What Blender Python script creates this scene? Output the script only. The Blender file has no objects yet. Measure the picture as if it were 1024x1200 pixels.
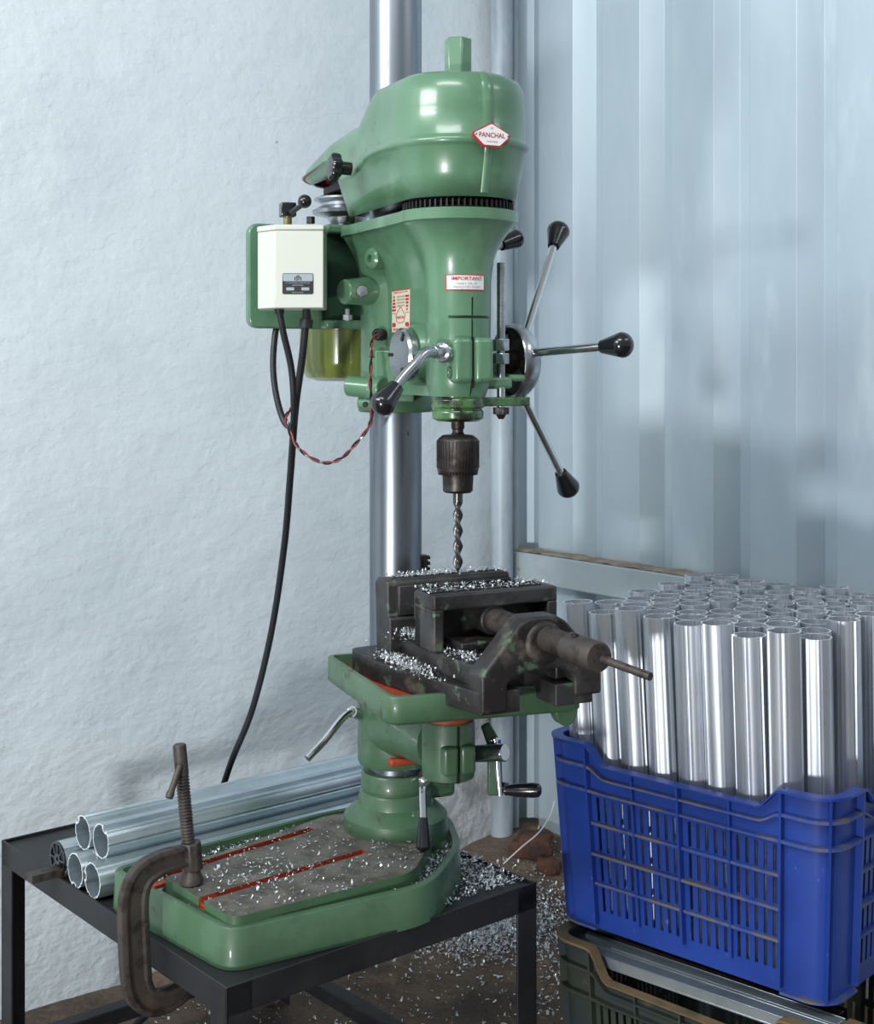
import bpy, bmesh, math, random
from mathutils import Vector, Matrix, noise
R = math.radians
E = 1.22; F = 1600.0; HY = 430.0
random.seed(7)
sc = bpy.context.scene
col = sc.collection

# ---------------- camera, world, lights, exposure ----------------
cam = bpy.data.cameras.new('camera'); camo = bpy.data.objects.new('camera', cam); col.objects.link(camo)
camo.location = (0, 0, E); camo.rotation_euler = (R(90), 0, 0)
cam.sensor_fit = 'VERTICAL'; cam.sensor_height = 36; cam.lens = F/1200*36
cam.shift_y = -(600-HY)/1200
cam.clip_start = .05; cam.clip_end = 60
sc.camera = camo
w = bpy.data.worlds.new('world'); sc.world = w; w.use_nodes = True
w.node_tree.nodes['Background'].inputs[0].default_value = (.87, .94, 1, 1)
w.node_tree.nodes['Background'].inputs[1].default_value = .44
def area(name, loc, target, size, power, color, sy=None):
    l = bpy.data.lights.new(name, 'AREA'); l.energy = power; l.color = color; l.size = size
    if sy: l.shape = 'RECTANGLE'; l.size_y = sy
    o = bpy.data.objects.new(name, l); col.objects.link(o); o.location = loc
    o.rotation_euler = (Vector(target)-Vector(loc)).to_track_quat('-Z', 'Y').to_euler()
    return o
area('work_lamp', (-1.45, -1.15, .38), (.3, 2.4, 1.1), .22, 70, (.98, .99, 1))
area('tube_light', (-1.9, .5, 2.4), (.2, 2.6, 1.0), 1.3, 46, (.95, .985, 1), .4)
area('tube_light_b', (-.5, .4, 3.0), (0, 2.4, 1.0), 1.4, 26, (.95, .985, 1), .3)
area('fill_light_right', (2.0, 1.0, 2.9), (.3, 2.4, .9), 1.2, 9, (.93, .975, 1), .3)  # unseen fill light added from the upper right
sc.view_settings.view_transform = 'Standard'; sc.view_settings.look = 'None'
sc.view_settings.exposure = 0.0; sc.view_settings.gamma = 1

# ---------------- helpers ----------------
def P(px, py, Y): return Vector(((px-512)/F*Y, Y, E-(py-HY)/F*Y))
def PZ(px, py, z):
    Y = F*(E-z)/(py-HY); return Vector(((px-512)/F*Y, Y, z))

class MB:
    def __init__(s): s.v = []; s.f = []; s.m = []; s.mi = 0
    def add(s, vs, fs):
        b = len(s.v); s.v += [Vector(v) for v in vs]
        s.f += [tuple(b+i for i in f) for f in fs]; s.m += [s.mi]*len(fs); return s
    def frame(s, o, ax, ay, az, lo, hi):
        o = Vector(o); ax = Vector(ax); ay = Vector(ay); az = Vector(az)
        vs = [o+ax*x+ay*y+az*z for x in (lo[0], hi[0]) for y in (lo[1], hi[1]) for z in (lo[2], hi[2])]
        return s.add(vs, [(0,1,3,2),(4,6,7,5),(0,4,5,1),(2,3,7,6),(0,2,6,4),(1,5,7,3)])
    def box(s, lo, hi): return s.frame((0,0,0), (1,0,0), (0,1,0), (0,0,1), lo, hi)
    def loft(s, rings, cap=True, closed=False):
        n = len(rings[0]); b = []
        for r in rings: b += list(r)
        fs = []; k = len(rings)
        for i in range(k if closed else k-1):
            for j in range(n):
                a = i*n+j; c = i*n+(j+1) % n; a2 = ((i+1) % k)*n+j; c2 = ((i+1) % k)*n+(j+1) % n
                fs.append((a, c, c2, a2))
        if cap and not closed:
            fs.append(tuple(range(n))[::-1]); fs.append(tuple((k-1)*n+j for j in range(n)))
        return s.add(b, fs)
    def prism(s, poly, z0, z1):
        return s.loft([[Vector((p[0], p[1], z0)) for p in poly], [Vector((p[0], p[1], z1)) for p in poly]])
    def lathe(s, o, ax, prof, n=28, cap=True):
        o = Vector(o); ax = Vector(ax).normalized(); t = ax.orthogonal().normalized(); b = ax.cross(t)
        rings = [[o+ax*h+(t*math.cos(2*math.pi*j/n)+b*math.sin(2*math.pi*j/n))*max(r, 1e-4) for j in range(n)] for r, h in prof]
        return s.loft(rings, cap)
    def cyl(s, p0, p1, r0, r1=None, n=20):
        p0 = Vector(p0); p1 = Vector(p1); L = (p1-p0).length
        return s.lathe(p0, p1-p0, [(r0, 0), (r1 if r1 is not None else r0, L)], n)
    def tube(s, pts, r, n=10, sm=6):
        pts = smooth(pts, sm) if sm else [Vector(p) for p in pts]
        rings = []; t = None
        for i, p in enumerate(pts):
            d = (pts[min(i+1, len(pts)-1)]-pts[max(i-1, 0)]).normalized()
            t = d.orthogonal().normalized() if t is None else (t-d*t.dot(d)).normalized()
            b = d.cross(t); rr = r(i/(len(pts)-1)) if callable(r) else r
            rings.append([p+(t*math.cos(2*math.pi*j/n)+b*math.sin(2*math.pi*j/n))*rr for j in range(n)])
        return s.loft(rings)
def smooth(pts, k=6):
    pts = [Vector(p) for p in pts]; q = [pts[0]*2-pts[1]]+pts+[pts[-1]*2-pts[-2]]; out = []
    for i in range(1, len(q)-2):
        for j in range(k):
            t = j/k; a, b, c, d = q[i-1:i+3]
            out.append(.5*((2*b)+(c-a)*t+(2*a-5*b+4*c-d)*t*t+(3*b-a-3*c+d)*t**3))
    out.append(pts[-1]); return out
def round_poly(pts, r, n=5):
    out = []; k = len(pts)
    for i in range(k):
        p = Vector(pts[i]); a = Vector(pts[i-1]); b = Vector(pts[(i+1) % k])
        rr = r[i] if isinstance(r, (list, tuple)) else r
        da = (a-p); db = (b-p); q = min(rr, da.length*.48, db.length*.48)
        p0 = p+da.normalized()*q; p1 = p+db.normalized()*q
        for j in range(n+1):
            t = j/n; out.append((p0*(1-t)**2+p*2*t*(1-t)+p1*t*t)[:2])
    return out
def worldoff(o):
    v = Vector((0, 0, 0))
    while o: v += o.location; o = o.parent
    return v
def obj(name, mb, mat, parent=None, bevel=0, seg=2, ang=35, solid=0, origin=None):
    me = bpy.data.meshes.new(name)
    off = worldoff(parent)+(Vector(origin) if origin is not None else Vector((0, 0, 0)))
    if parent is not None: off = worldoff(parent)
    elif origin is not None: off = Vector(origin)
    me.from_pydata([v-off for v in mb.v], [], mb.f)
    mats = mat if isinstance(mat, (list, tuple)) else [mat]
    for m in mats: me.materials.append(m)
    if len(mats) > 1: me.polygons.foreach_set('material_index', mb.m)
    bm = bmesh.new(); bm.from_mesh(me); bmesh.ops.recalc_face_normals(bm, faces=bm.faces); bm.to_mesh(me); bm.free()
    me.shade_smooth(); me.set_sharp_from_angle(angle=R(ang))
    o = bpy.data.objects.new(name, me); col.objects.link(o)
    if parent is not None: o.parent = parent
    elif origin is not None: o.location = off
    if solid:
        s = o.modifiers.new('s', 'SOLIDIFY'); s.thickness = solid; s.offset = -1; s.material_offset = 1 if len(mats) > 1 else 0
    if bevel:
        b = o.modifiers.new('b', 'BEVEL'); b.width = bevel; b.segments = seg; b.limit_method = 'ANGLE'; b.angle_limit = R(ang); b.harden_normals = False
    return o
def cut(o, mb):
    c = obj('cutter', mb, [], None)
    if o.parent: c.location = -worldoff(o.parent)+worldoff(o.parent)
    m = o.modifiers.new('bool', 'BOOLEAN'); m.object = c; m.operation = 'DIFFERENCE'; m.solver = 'EXACT'
    bpy.context.view_layer.update()
    dg = bpy.context.evaluated_depsgraph_get()
    me = bpy.data.meshes.new_from_object(o.evaluated_get(dg))
    o.modifiers.clear(); old = o.data; o.data = me; me.name = old.name
    bpy.data.objects.remove(c)
    me.shade_smooth(); me.set_sharp_from_angle(angle=R(35))
def bev(o, width, seg=2, ang=35):
    b = o.modifiers.new('b', 'BEVEL'); b.width = width; b.segments = seg; b.limit_method = 'ANGLE'; b.angle_limit = R(ang)
def tag(o, label=None, cat=None, group=None, kind=None):
    if label: o['label'] = label
    if cat: o['category'] = cat
    if group: o['group'] = group
    if kind: o['kind'] = kind
    return o
def thing(name, label, cat, loc, group=None):
    o = bpy.data.objects.new(name, None); col.objects.link(o); o.location = loc
    o.empty_display_size = .05
    return tag(o, label, cat, group)

# ---------------- materials ----------------
def srgb(r, g, b):
    f = lambda c: (c/255/12.92) if c/255 <= .04045 else ((c/255+.055)/1.055)**2.4
    return (f(r), f(g), f(b), 1)
def mat(name, base, rough=.5, metal=0, layers=(), bump=(), spec=.5, coat=0, emit=0):
    """layers: (colour, noise scale, lo, hi, detail, (sx,sy,sz), rough or None, seed); bump: (scale, strength, distance, (stretch), kind)"""
    m = bpy.data.materials.new(name); m.use_nodes = True; nt = m.node_tree; N = nt.nodes; L = nt.links
    b = N['Principled BSDF']; b.inputs['Roughness'].default_value = rough; b.inputs['Metallic'].default_value = metal
    b.inputs['Specular IOR Level'].default_value = spec; b.inputs['Coat Weight'].default_value = coat; b.inputs['Coat Roughness'].default_value = .12
    b.inputs['Base Color'].default_value = base
    tc = N.new('ShaderNodeTexCoord')
    def mp(stretch, off=0):
        n = N.new('ShaderNodeMapping'); n.inputs['Scale'].default_value = stretch; n.inputs['Location'].default_value = (off, off*.7, off*1.3)
        L.new(tc.outputs['Object'], n.inputs[0]); return n.outputs[0]
    cc = None; rc = None
    for i, ly in enumerate(layers):
        c, scl, lo, hi, det, st, rg = ly[:7]
        n = N.new('ShaderNodeTexNoise'); n.inputs['Scale'].default_value = scl; n.inputs['Detail'].default_value = det
        n.inputs['Roughness'].default_value = .62
        L.new(mp(st, 3.1*i+1), n.inputs['Vector'])
        r = N.new('ShaderNodeMapRange'); r.inputs['From Min'].default_value = lo; r.inputs['From Max'].default_value = hi
        r.interpolation_type = 'SMOOTHSTEP'; L.new(n.outputs[0], r.inputs[0])
        mx = N.new('ShaderNodeMix'); mx.data_type = 'RGBA'; L.new(r.outputs[0], mx.inputs[0])
        if cc: L.new(cc, mx.inputs[6])
        else: mx.inputs[6].default_value = base
        mx.inputs[7].default_value = c; cc = mx.outputs[2]
        if rg is not None:
            m2 = N.new('ShaderNodeMix'); L.new(r.outputs[0], m2.inputs[0]); m2.inputs[3].default_value = rg
            if rc: L.new(rc, m2.inputs[2])
            else: m2.inputs[2].default_value = rough
            rc = m2.outputs[0]
    if cc: L.new(cc, b.inputs['Base Color'])
    if rc: L.new(rc, b.inputs['Roughness'])
    prev = None
    for (scl, stg, dist, st, kind) in bump:
        if kind == 'v':
            n = N.new('ShaderNodeTexVoronoi'); n.inputs['Scale'].default_value = scl
        else:
            n = N.new('ShaderNodeTexNoise'); n.inputs['Scale'].default_value = scl; n.inputs['Detail'].default_value = 6
        L.new(mp(st, 7), n.inputs['Vector'])
        bp = N.new('ShaderNodeBump'); bp.inputs['Strength'].default_value = stg; bp.inputs['Distance'].default_value = dist
        if kind == 'r':
            mr = N.new('ShaderNodeMapRange'); mr.inputs['From Min'].default_value = .50; mr.inputs['From Max'].default_value = .525
            n.inputs['Detail'].default_value = 8; L.new(n.outputs[0], mr.inputs[0]); L.new(mr.outputs[0], bp.inputs['Height'])
        else: L.new(n.outputs[0], bp.inputs['Height'])
        if kind == 'z':
            sx_ = N.new('ShaderNodeSeparateXYZ'); L.new(tc.outputs['Object'], sx_.inputs[0])
            mr = N.new('ShaderNodeMapRange'); mr.inputs['From Min'].default_value = .95; mr.inputs['From Max'].default_value = .1
            mr.inputs['To Min'].default_value = .03; mr.inputs['To Max'].default_value = stg
            L.new(sx_.outputs[2], mr.inputs[0]); L.new(mr.outputs[0], bp.inputs['Strength'])
        if prev: L.new(prev, bp.inputs['Normal'])
        prev = bp.outputs[0]
    if prev: L.new(prev, b.inputs['Normal'])
    return m
O = (1, 1, 1)
GREEN = mat('green_enamel', srgb(88, 126, 98), .3, 0,
    [(srgb(76, 114, 86), 6, .4, .65, 4, O, None), (srgb(104, 140, 112), 11, .55, .75, 3, O, None), (srgb(70, 96, 66), 45, .66, .74, 6, O, .6)],
    [(14, .12, .004, O, 'n')], coat=.35)
GREEND = mat('green_enamel_worn', srgb(70, 101, 74), .38, 0,
    [(srgb(58, 86, 62), 9, .42, .65, 5, O, .5), (srgb(58, 62, 46), 30, .6, .7, 8, O, .7), (srgb(150, 165, 145), 90, .7, .74, 4, O, None)],
    [(30, .15, .003, O, 'n')], coat=.2)
GREENO = mat('green_oily', srgb(70, 110, 66), .25, 0, [(srgb(32, 40, 26), 28, .45, .6, 6, O, .2)], [(40, .2, .002, O, 'n')], coat=.5)
GDARK = mat('green_recess_shade', srgb(34, 62, 46), .5)  # darker enamel that paints in the shade of the motor bracket recess
RED = mat('red_oxide_primer', srgb(160, 62, 36), .6, 0, [(srgb(110, 42, 28), 20, .4, .7, 5, O, None)])
STEEL = mat('bright_steel', srgb(186, 190, 194), .24, 1, [(srgb(150, 154, 160), 5, .4, .7, 4, (1, 1, 6), .34)], [(60, .05, .001, (1, 1, 8), 'n')])
COLUMN = mat('ground_steel_column', srgb(140, 148, 156), .33, 1, [(srgb(116, 124, 132), 4, .4, .7, 5, (6, 6, .6), .38), (srgb(100, 100, 100), 60, .68, .76, 4, (1, 1, .4), .5)])
CHROME = mat('chrome', srgb(205, 208, 210), .13, 1)
DSTEEL = mat('dark_steel', srgb(74, 70, 68), .42, .8, [(srgb(50, 44, 42), 40, .4, .6, 5, O, .55)])
IRON = mat('dirty_cast_iron', srgb(64, 64, 65), .46, .45,
    [(srgb(44, 41, 40), 14, .4, .6, 7, O, None), (srgb(100, 94, 86), 18, .54, .72, 8, O, .7), (srgb(84, 106, 84), 30, .60, .65, 9, O, .6)],
    [(50, .35, .002, O, 'n')])
IRONTOP = mat('dusty_cast_iron_top', srgb(104, 101, 94), .65, .1,
    [(srgb(76, 72, 66), 22, .4, .62, 8, O, None), (srgb(140, 138, 132), 120, .62, .7, 4, O, None)], [(70, .3, .002, O, 'n')])
RUST = mat('rusty_clamp_iron', srgb(76, 71, 68), .5, .5, [(srgb(92, 80, 72), 16, .45, .7, 7, O, .7), (srgb(56, 50, 48), 40, .5, .65, 6, O, None)], [(60, .3, .002, O, 'n')])
BLACKP = mat('black_plastic', srgb(20, 22, 26), .22, 0, coat=.3)
RUBBER = mat('black_rubber', srgb(30, 32, 36), .45)
BLACK = mat('belt_black', srgb(14, 14, 14), .6)
CREAM = mat('cream_enamel', srgb(194, 198, 188), .38, 0, [(srgb(180, 184, 168), 14, .6, .75, 6, O, None)], coat=.15)
OLIVE = mat('olive_enamel', srgb(112, 124, 58), .2, 0, [(srgb(84, 96, 46), 5, .45, .6, 2, (9, 9, .4), None)], coat=.5)
FRAME = mat('black_painted_steel', srgb(40, 41, 44), .5, .2, [(srgb(66, 60, 58), 14, .58, .75, 8, O, .6), (srgb(28, 29, 32), 6, .4, .6, 4, O, None)], [(40, .2, .002, O, 'n')])
ALU = mat('mill_aluminium', srgb(204, 210, 218), .42, .85, [(srgb(182, 189, 198), 5, .4, .7, 4, (8, 8, .5), .48)])
ALUT = mat('cut_aluminium', srgb(235, 238, 240), .35, .3)
ALUB = mat('anodised_aluminium', srgb(196, 208, 214), .32, .8, [(srgb(170, 184, 192), 4, .4, .7, 4, (2, 2, 2), .3)])
CHIP = mat('aluminium_chips', srgb(222, 226, 230), .3, .6)
BLUE = mat('blue_crate_plastic', srgb(30, 62, 144), .42, 0,
    [(srgb(24, 52, 128), 7, .4, .7, 4, O, None), (srgb(92, 112, 168), 40, .66, .76, 7, O, .7), (srgb(110, 106, 104), 12, .7, .8, 8, O, .8)], [(30, .08, .002, O, 'n')])
BLUER = mat('dusty_blue_ribs', srgb(50, 72, 138), .6, 0, [(srgb(96, 94, 98), 16, .42, .62, 7, O, .8)])
DCRATE = mat('dark_crate_plastic', srgb(52, 58, 50), .5, 0, [(srgb(40, 52, 62), 8, .4, .7, 4, O, None), (srgb(84, 76, 60), 14, .58, .72, 7, O, .7)])
DCRIM = mat('dusty_brown_rim', srgb(112, 92, 60), .65, 0, [(srgb(76, 66, 46), 14, .45, .65, 7, O, None)])
WALLW = mat('whitewashed_plaster', srgb(212, 221, 226), .75, 0,
    [(srgb(200, 210, 216), 1.6, .42, .65, 6, O, None), (srgb(192, 190, 180), 3.2, .66, .8, 8, (1, 1, .7), None), (srgb(160, 134, 106), 9, .775, .80, 3, O, None)],
    [(2.6, .3, .03, O, 'n'), (9, .3, .012, (1, 1, 1.8), 'n'), (40, .35, .004, O, 'n'), (11, .14, .004, (1, 1, 1.8), 'r'), (38, .42, .010, (1, 1, 1.5), 'z'), (110, .2, .0015, O, 'n')], spec=.25)
WALLR = mat('rough_plaster_foot', srgb(186, 190, 192), .85, 0, [(srgb(150, 150, 148), 9, .45, .65, 8, O, None)], [(9, .8, .03, O, 'n'), (45, .6, .008, O, 'n')])
SHEET = mat('galvanised_sheet_paint', srgb(191, 207, 215), .45, .28,
    [(srgb(176, 192, 203), 1.8, .4, .65, 5, (1, 1, .3), .5), (srgb(200, 215, 222), 6, .55, .75, 4, (1, 1, .3), None)], [(5, .08, .01, (1, 1, .3), 'n')])
RAILM = mat('grey_painted_rail', srgb(172, 184, 190), .5, .1, [(srgb(156, 168, 174), 8, .45, .7, 6, O, None), (srgb(120, 108, 92), 20, .66, .74, 6, O, None)])
DUST = mat('brown_dust', srgb(160, 146, 132), .95, 0, [(srgb(136, 122, 108), 30, .4, .6, 5, O, None)], [(60, .5, .004, O, 'n')])
PIPE = mat('grey_pipe', srgb(174, 186, 194), .45, .1, [(srgb(132, 142, 152), 6, .4, .65, 5, (1, 1, .3), None), (srgb(120, 76, 50), 14, .74, .78, 5, O, .8)])
SOIL = mat('earth_floor', srgb(112, 98, 86), .95, 0,
    [(srgb(88, 78, 70), 4, .4, .6, 7, O, None), (srgb(134, 114, 94), 7, .55, .72, 7, O, None), (srgb(150, 148, 146), 110, .68, .74, 3, O, .5)],
    [(12, .7, .03, O, 'n'), (70, .6, .008, O, 'n')], spec=.2)
BRICK = mat('old_brick_rubble', srgb(96, 64, 52), .95, 0, [(srgb(62, 48, 42), 18, .4, .65, 6, O, None)], [(30, .8, .01, O, 'n')])
WHITE = mat('label_white', srgb(222, 224, 222), .4)
LRED = mat('label_red', srgb(176, 34, 42), .4)
LBLK = mat('label_black', srgb(26, 28, 30), .4)
LGREY = mat('label_grey', srgb(120, 125, 130), .4)
LSIL = mat('label_silver', srgb(160, 168, 174), .35, .4)
WRED = mat('red_wire', srgb(128, 40, 38), .4)

# ---------------- the setting ----------------
U = Vector((math.cos(R(40)), math.sin(R(40)), 0)); V = Vector((-U.y, U.x, 0)); Z = Vector((0, 0, 1))
CR = Vector((.1934, 3.40, 0))            # room corner
D2 = -V                                   # along the metal wall towards the viewer
# white wall, one gently uneven skin with thickness
mb = MB()
def wallpt(u, z):
    n = noise.noise(Vector((u*1.3, z*1.3, 0)))*.012+noise.noise(Vector((u*5, z*5, 3)))*.004
    return CR+U*u+V*(n)+Z*z
us = [-3.2+i*.04 for i in range(83)]; zs = [-.1+i*.05 for i in range(58)]
vs = [wallpt(u, z) for z in zs for u in us]; nu = len(us)
mb.add(vs, [(j*nu+i, j*nu+i+1, (j+1)*nu+i+1, (j+1)*nu+i) for j in range(len(zs)-1) for i in range(nu-1)])
b0 = CR+V*.2
mb.add([b0+U*-3.2+Z*-.1, b0+U*.08+Z*-.1, b0+U*.08+Z*2.75, b0+U*-3.2+Z*2.75], [(3, 2, 1, 0)])
tag(obj('wall_back', mb, WALLW), kind='structure')
# rougher plaster foot at the corner, standing slightly proud
mb = MB(); random.seed(3)
rows = []
for j in range(30):
    z = -.02+j*.02; t = max(0, 1-z/.56)
    row = []
    for i in range(34):
        u = -.34+i*.0095
        d = .03*min(1, t*2.2)*min(1, i/6)*min(1, (33-i)/2)+.012*noise.noise(Vector((u*18, z*18, 1)))*min(1, t*3)*min(1, i/4)-.004
        row.append(CR+U*u-V*(d)+Z*z)
    rows.append(row)
mb.add(sum(rows, []), [(j*34+i, j*34+i+1, (j+1)*34+i+1, (j+1)*34+i) for j in range(29) for i in range(33)])
tag(obj('trim_1', mb, WALLR, solid=.01), kind='structure')
# corrugated sheet wall
prof = []; t = -.125
while t < 1.9:
    prof += [(t, 0), (t+.116, 0), (t+.158, .036), (t+.194, .036)]; t += .21
prof = [(a, b) for a, b in prof]
mb = MB()
rr = [CR+D2*a+U*b for a, b in prof]; rb = [p+U*.004 for p in rr]
z0, z1 = .085, 2.7
vs = []; n = len(rr)
for p in rr: vs += [p+Z*z0, p+Z*z1]
for p in rb: vs += [p+Z*z0, p+Z*z1]
fs = []
for i in range(n-1):
    fs += [(2*i, 2*i+2, 2*i+3, 2*i+1), (2*n+2*i+1, 2*n+2*i+3, 2*n+2*i+2, 2*n+2*i), (2*i, 2*n+2*i, 2*n+2*i+2, 2*i+2)]
mb.add(vs, fs)
wl = tag(obj('wall_right', mb, SHEET, bevel=.004, ang=20), kind='structure')
# horizontal rail with dust on its ledge
mb = MB().frame(CR, D2, U, Z, (-.02, -.055, .70), (1.9, -.002, .772))
rail = tag(obj('trim_2', mb, RAILM, bevel=.004), kind='structure')
mb = MB(); g = []
for i in range(120):
    for j in range(4):
        a = -.0+i*.0155; b = -.052+j*.016
        g.append(CR+D2*a+U*b+Z*(.7725+max(0, .004+.004*noise.noise(Vector((a*40, b*60, 0)))-(.003 if j == 0 else 0))))
mb.add(g, [(i*4+j, i*4+j+1, i*4+j+5, i*4+j+4) for i in range(119) for j in range(3)])
d = obj('dust_layer', mb, DUST, rail); d['kind'] = 'stuff'
# concrete strip and sill behind the sheet foot
mb = MB().frame(CR, D2, U, Z, (.22, -.01, -.05), (1.9, .06, .09))
tag(obj('trim_3', mb, WALLR, bevel=.004), kind='structure')
# vertical pipes
pa = P(588, 600, 3.30)
mb = MB().cyl((pa.x, pa.y, -.02), (pa.x, pa.y, 2.7), .027, n=24)
tag(obj('corner_pipe', mb, PIPE, origin=(pa.x, pa.y, 0)), 'thick light grey vertical pipe in the corner beside the white wall', 'pipe')
pb = P(603, 600, 3.34)
mb = MB().cyl((pb.x, pb.y, -.02), (pb.x, pb.y, 2.7), .011, n=16)
tag(obj('corner_pipe', mb, PIPE, origin=(pb.x, pb.y, 0)), 'thin grey vertical pipe squeezed between the thick pipe and the metal sheets', 'pipe')
q0 = P(569, 0, 3.37)
mb = MB(); g = []
for i in range(16):
    z = 1.925+i*.016; w0 = .010*(.6+.5*noise.noise(Vector((i*.9, 0, 0)))); w1 = .012*(.7+.5*noise.noise(Vector((i*.9, 5, 0))))
    b_ = Vector((q0.x, q0.y, z)); b_ -= V*((b_-CR).dot(V)+.006); g += [b_-U*w0, b_+U*w1]
mb.add(g, [(2*i, 2*i+1, 2*i+3, 2*i+2) for i in range(15)])
tag(obj('trim_4', mb, mat('dark_joint', srgb(98, 92, 90), .9), solid=.006), kind='structure')
# floor with an earth bank in the corner
mb = MB(); nx, ny = 150, 130; vs = []
for j in range(ny):
    for i in range(nx):
        u = -2.9+i*(4.4/(nx-1)); q = -2.4+j*(2.45/(ny-1))
        p = CR+U*u+V*q
        dc = math.hypot(u, q*.7)
        h = .10*math.exp(-(dc/.42)**2)+.012*noise.noise(Vector((p.x*5, p.y*5, 0)))+.005*noise.noise(Vector((p.x*22, p.y*22, 2)))
        vs.append(Vector((p.x, p.y, h-.004)))
FL = vs
mb.add(vs, [(j*nx+i, j*nx+i+1, (j+1)*nx+i+1, (j+1)*nx+i) for j in range(ny-1) for i in range(nx-1)])
mb.add([(-8, -8, -.035), (8, -8, -.035), (8, 5, -.035), (-8, 5, -.035)], [(0, 1, 2, 3)])
tag(obj('floor', mb, SOIL, ang=80), kind='structure')
def floor_h(p):
    r = p-CR; u = r.dot(U); q = r.dot(V); dc = math.hypot(u, q*.7)
    return .10*math.exp(-(dc/.42)**2)+.012*noise.noise(Vector((p.x*5, p.y*5, 0)))+.005*noise.noise(Vector((p.x*22, p.y*22, 2)))-.004
# brick rubble in the hole at the foot of the sheets
random.seed(11)
labs = ['broken brick lump, largest of the rubble at the foot of the corner pipes', 'flat brick fragment leaning on the rubble by the grey corner pipe', 'small brick chunk at the near side of the rubble by the blue crate']
for k, (px, py, s) in enumerate([(628, 978, .045), (612, 992, .03), (644, 996, .028)]):
    p = P(px, py, 3.2 if k != 2 else 3.12)
    bm = bmesh.new(); bmesh.ops.create_icosphere(bm, subdivisions=3, radius=s)
    for v in bm.verts:
        v.co.x = math.copysign(min(abs(v.co.x), s*.75), v.co.x)*1.2; v.co.z = math.copysign(min(abs(v.co.z), s*.6), v.co.z)
        v.co += v.co.normalized()*noise.noise(v.co*40+Vector((k*5, 0, 0)))*s*.35
    hz = floor_h(p)
    mb = MB().add([v.co+Vector((p.x, p.y, hz+s*.35)) for v in bm.verts], [[v.index for v in f.verts] for f in bm.faces]); bm.free()
    tag(obj('brick_rubble', mb, BRICK, origin=(p.x, p.y, hz)), labs[k], 'brick', 'brick rubble in the corner')

# ---------------- drill press ----------------
C = Vector((-.0658, 2.17, 0))
dh = Vector((math.sin(R(25)), -math.cos(R(25)), 0)); ah = Vector((-dh.y, dh.x, 0))
S_ = .2268; SP = C+dh*S_
def Hh(x, y, z): return C+dh*x+ah*y+Z*z
TZ = .425
press = thing('drill_press', 'green pillar drilling machine with domed belt cover and black-knobbed feed handles, on a black stand', 'drill press', (C.x, C.y, TZ))
# --- base ---
rimz = 1.22-.74
A = lambda px, py, z=rimz: PZ(px, py, z).xy
Np = A(268, 1091); Lp = A(127, 1018); Rp = A(507, 1036); Bp = A(542, 990)
poly = [Np, Rp, Bp, Vector((.02, 2.27)), Vector((-.06, 2.325)), Vector((-.17, 2.29)), Lp]
outl = round_poly(poly, [.03, .05, .05, .05, .06, .08, .03], 6)
cen = sum((Vector(p) for p in outl), Vector((0, 0)))/len(outl)
def inset(pl, d):
    o = []; n = len(pl)
    for i in range(n):
        a = Vector(pl[i-1]); b = Vector(pl[(i+1) % n]); t = (b-a); nn = Vector((-t.y, t.x))
        nn = nn.normalized() if t.length > 1e-6 else Vector((0, 0))
        if nn.dot(cen-Vector(pl[i])) < 0: nn = -nn
        o.append(Vector(pl[i])+nn*d)
    return o
mb = MB(); ins = inset(outl, .011); ins2 = inset(outl, .014)
ring = lambda pl, z: [Vector((p[0], p[1], z)) for p in pl]
mb.loft([ring(inset(outl, -.003), TZ), ring(outl, rimz-.002), ring(inset(outl, .002), rimz), ring(ins, rimz), ring(ins2, rimz-.018)])
base = obj('base', mb, GREEND, press, ang=50)
# raised, T slotted plateau
Lb = Lp; bu = ((Rp-Np).normalized()+(Vector(((Lp-Np).y, -(Lp-Np).x))).normalized()).normalized()
pc = [A(247, 1051, .492), A(186, 1023, .492), None, None]
n1 = PZ(272, 1076, .492).xy; l1 = PZ(186, 1023, .492).xy; r1 = PZ(485, 1022, .492).xy; k1 = PZ(385, 955, .492).xy
plp = [n1, r1, C.xy+Vector((.06, -.05)), C.xy+Vector((-.03, .07)), k1, l1]
plo = round_poly(plp, [.02, .03, .02, .03, .02, .02], 5)
mb = MB(); mb.prism(plo, rimz-.03, .492)
plat = obj('work_surface', mb, [GREEND, IRONTOP], base)
def slotcut(a, b, z0=.478, w_=.0075):
    a = Vector((a.x, a.y, 0)); b = Vector((b.x, b.y, 0)); d = (b-a).normalized(); s = Vector((-d.y, d.x, 0))
    a = a-d*.05
    return MB().frame(a, d, s, Z, (0, -w_, z0), ((b-a).length, w_, .52))
sl = [(PZ(238, 1053, .492), PZ(428, 997, .492)), (PZ(178, 1030, .492), PZ(366, 971, .492))]
for a, b in sl:
    cut(plat, slotcut(a, b))
bev(plat, .002)
plat.data.materials.append(RED)
for p in plat.data.polygons:
    pz = p.center.z+TZ; p.material_index = 1 if (p.normal.z > .9 and pz > .487) else 0
    wc = Vector((p.center.x+C.x, p.center.y+C.y, 0))
    for a, b in sl:
        a = Vector((a.x, a.y, 0)); b = Vector((b.x, b.y, 0)); d = (b-a).normalized(); q = wc-a
        if abs(q.dot(Vector((-d.y, d.x, 0)))) < .0079 and .003 < q.dot(d) < (b-a).length+.002 and .4775 < pz < .4915 and not (abs(p.normal.z) > .9 and pz > .487): p.material_index = 2
for a, b in sl:
    a = Vector((a.x, a.y, 0)); b = Vector((b.x, b.y, 0)); d = (b-a).normalized(); s = Vector((-d.y, d.x, 0))
    mb = MB().frame(a, d, s, Z, (.0, -.0073, .4782), ((b-a).length-.001, .0073, .4835))
    tag(obj('slot_floor', mb, RED, base), 'red primed floor of the slot')
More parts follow.
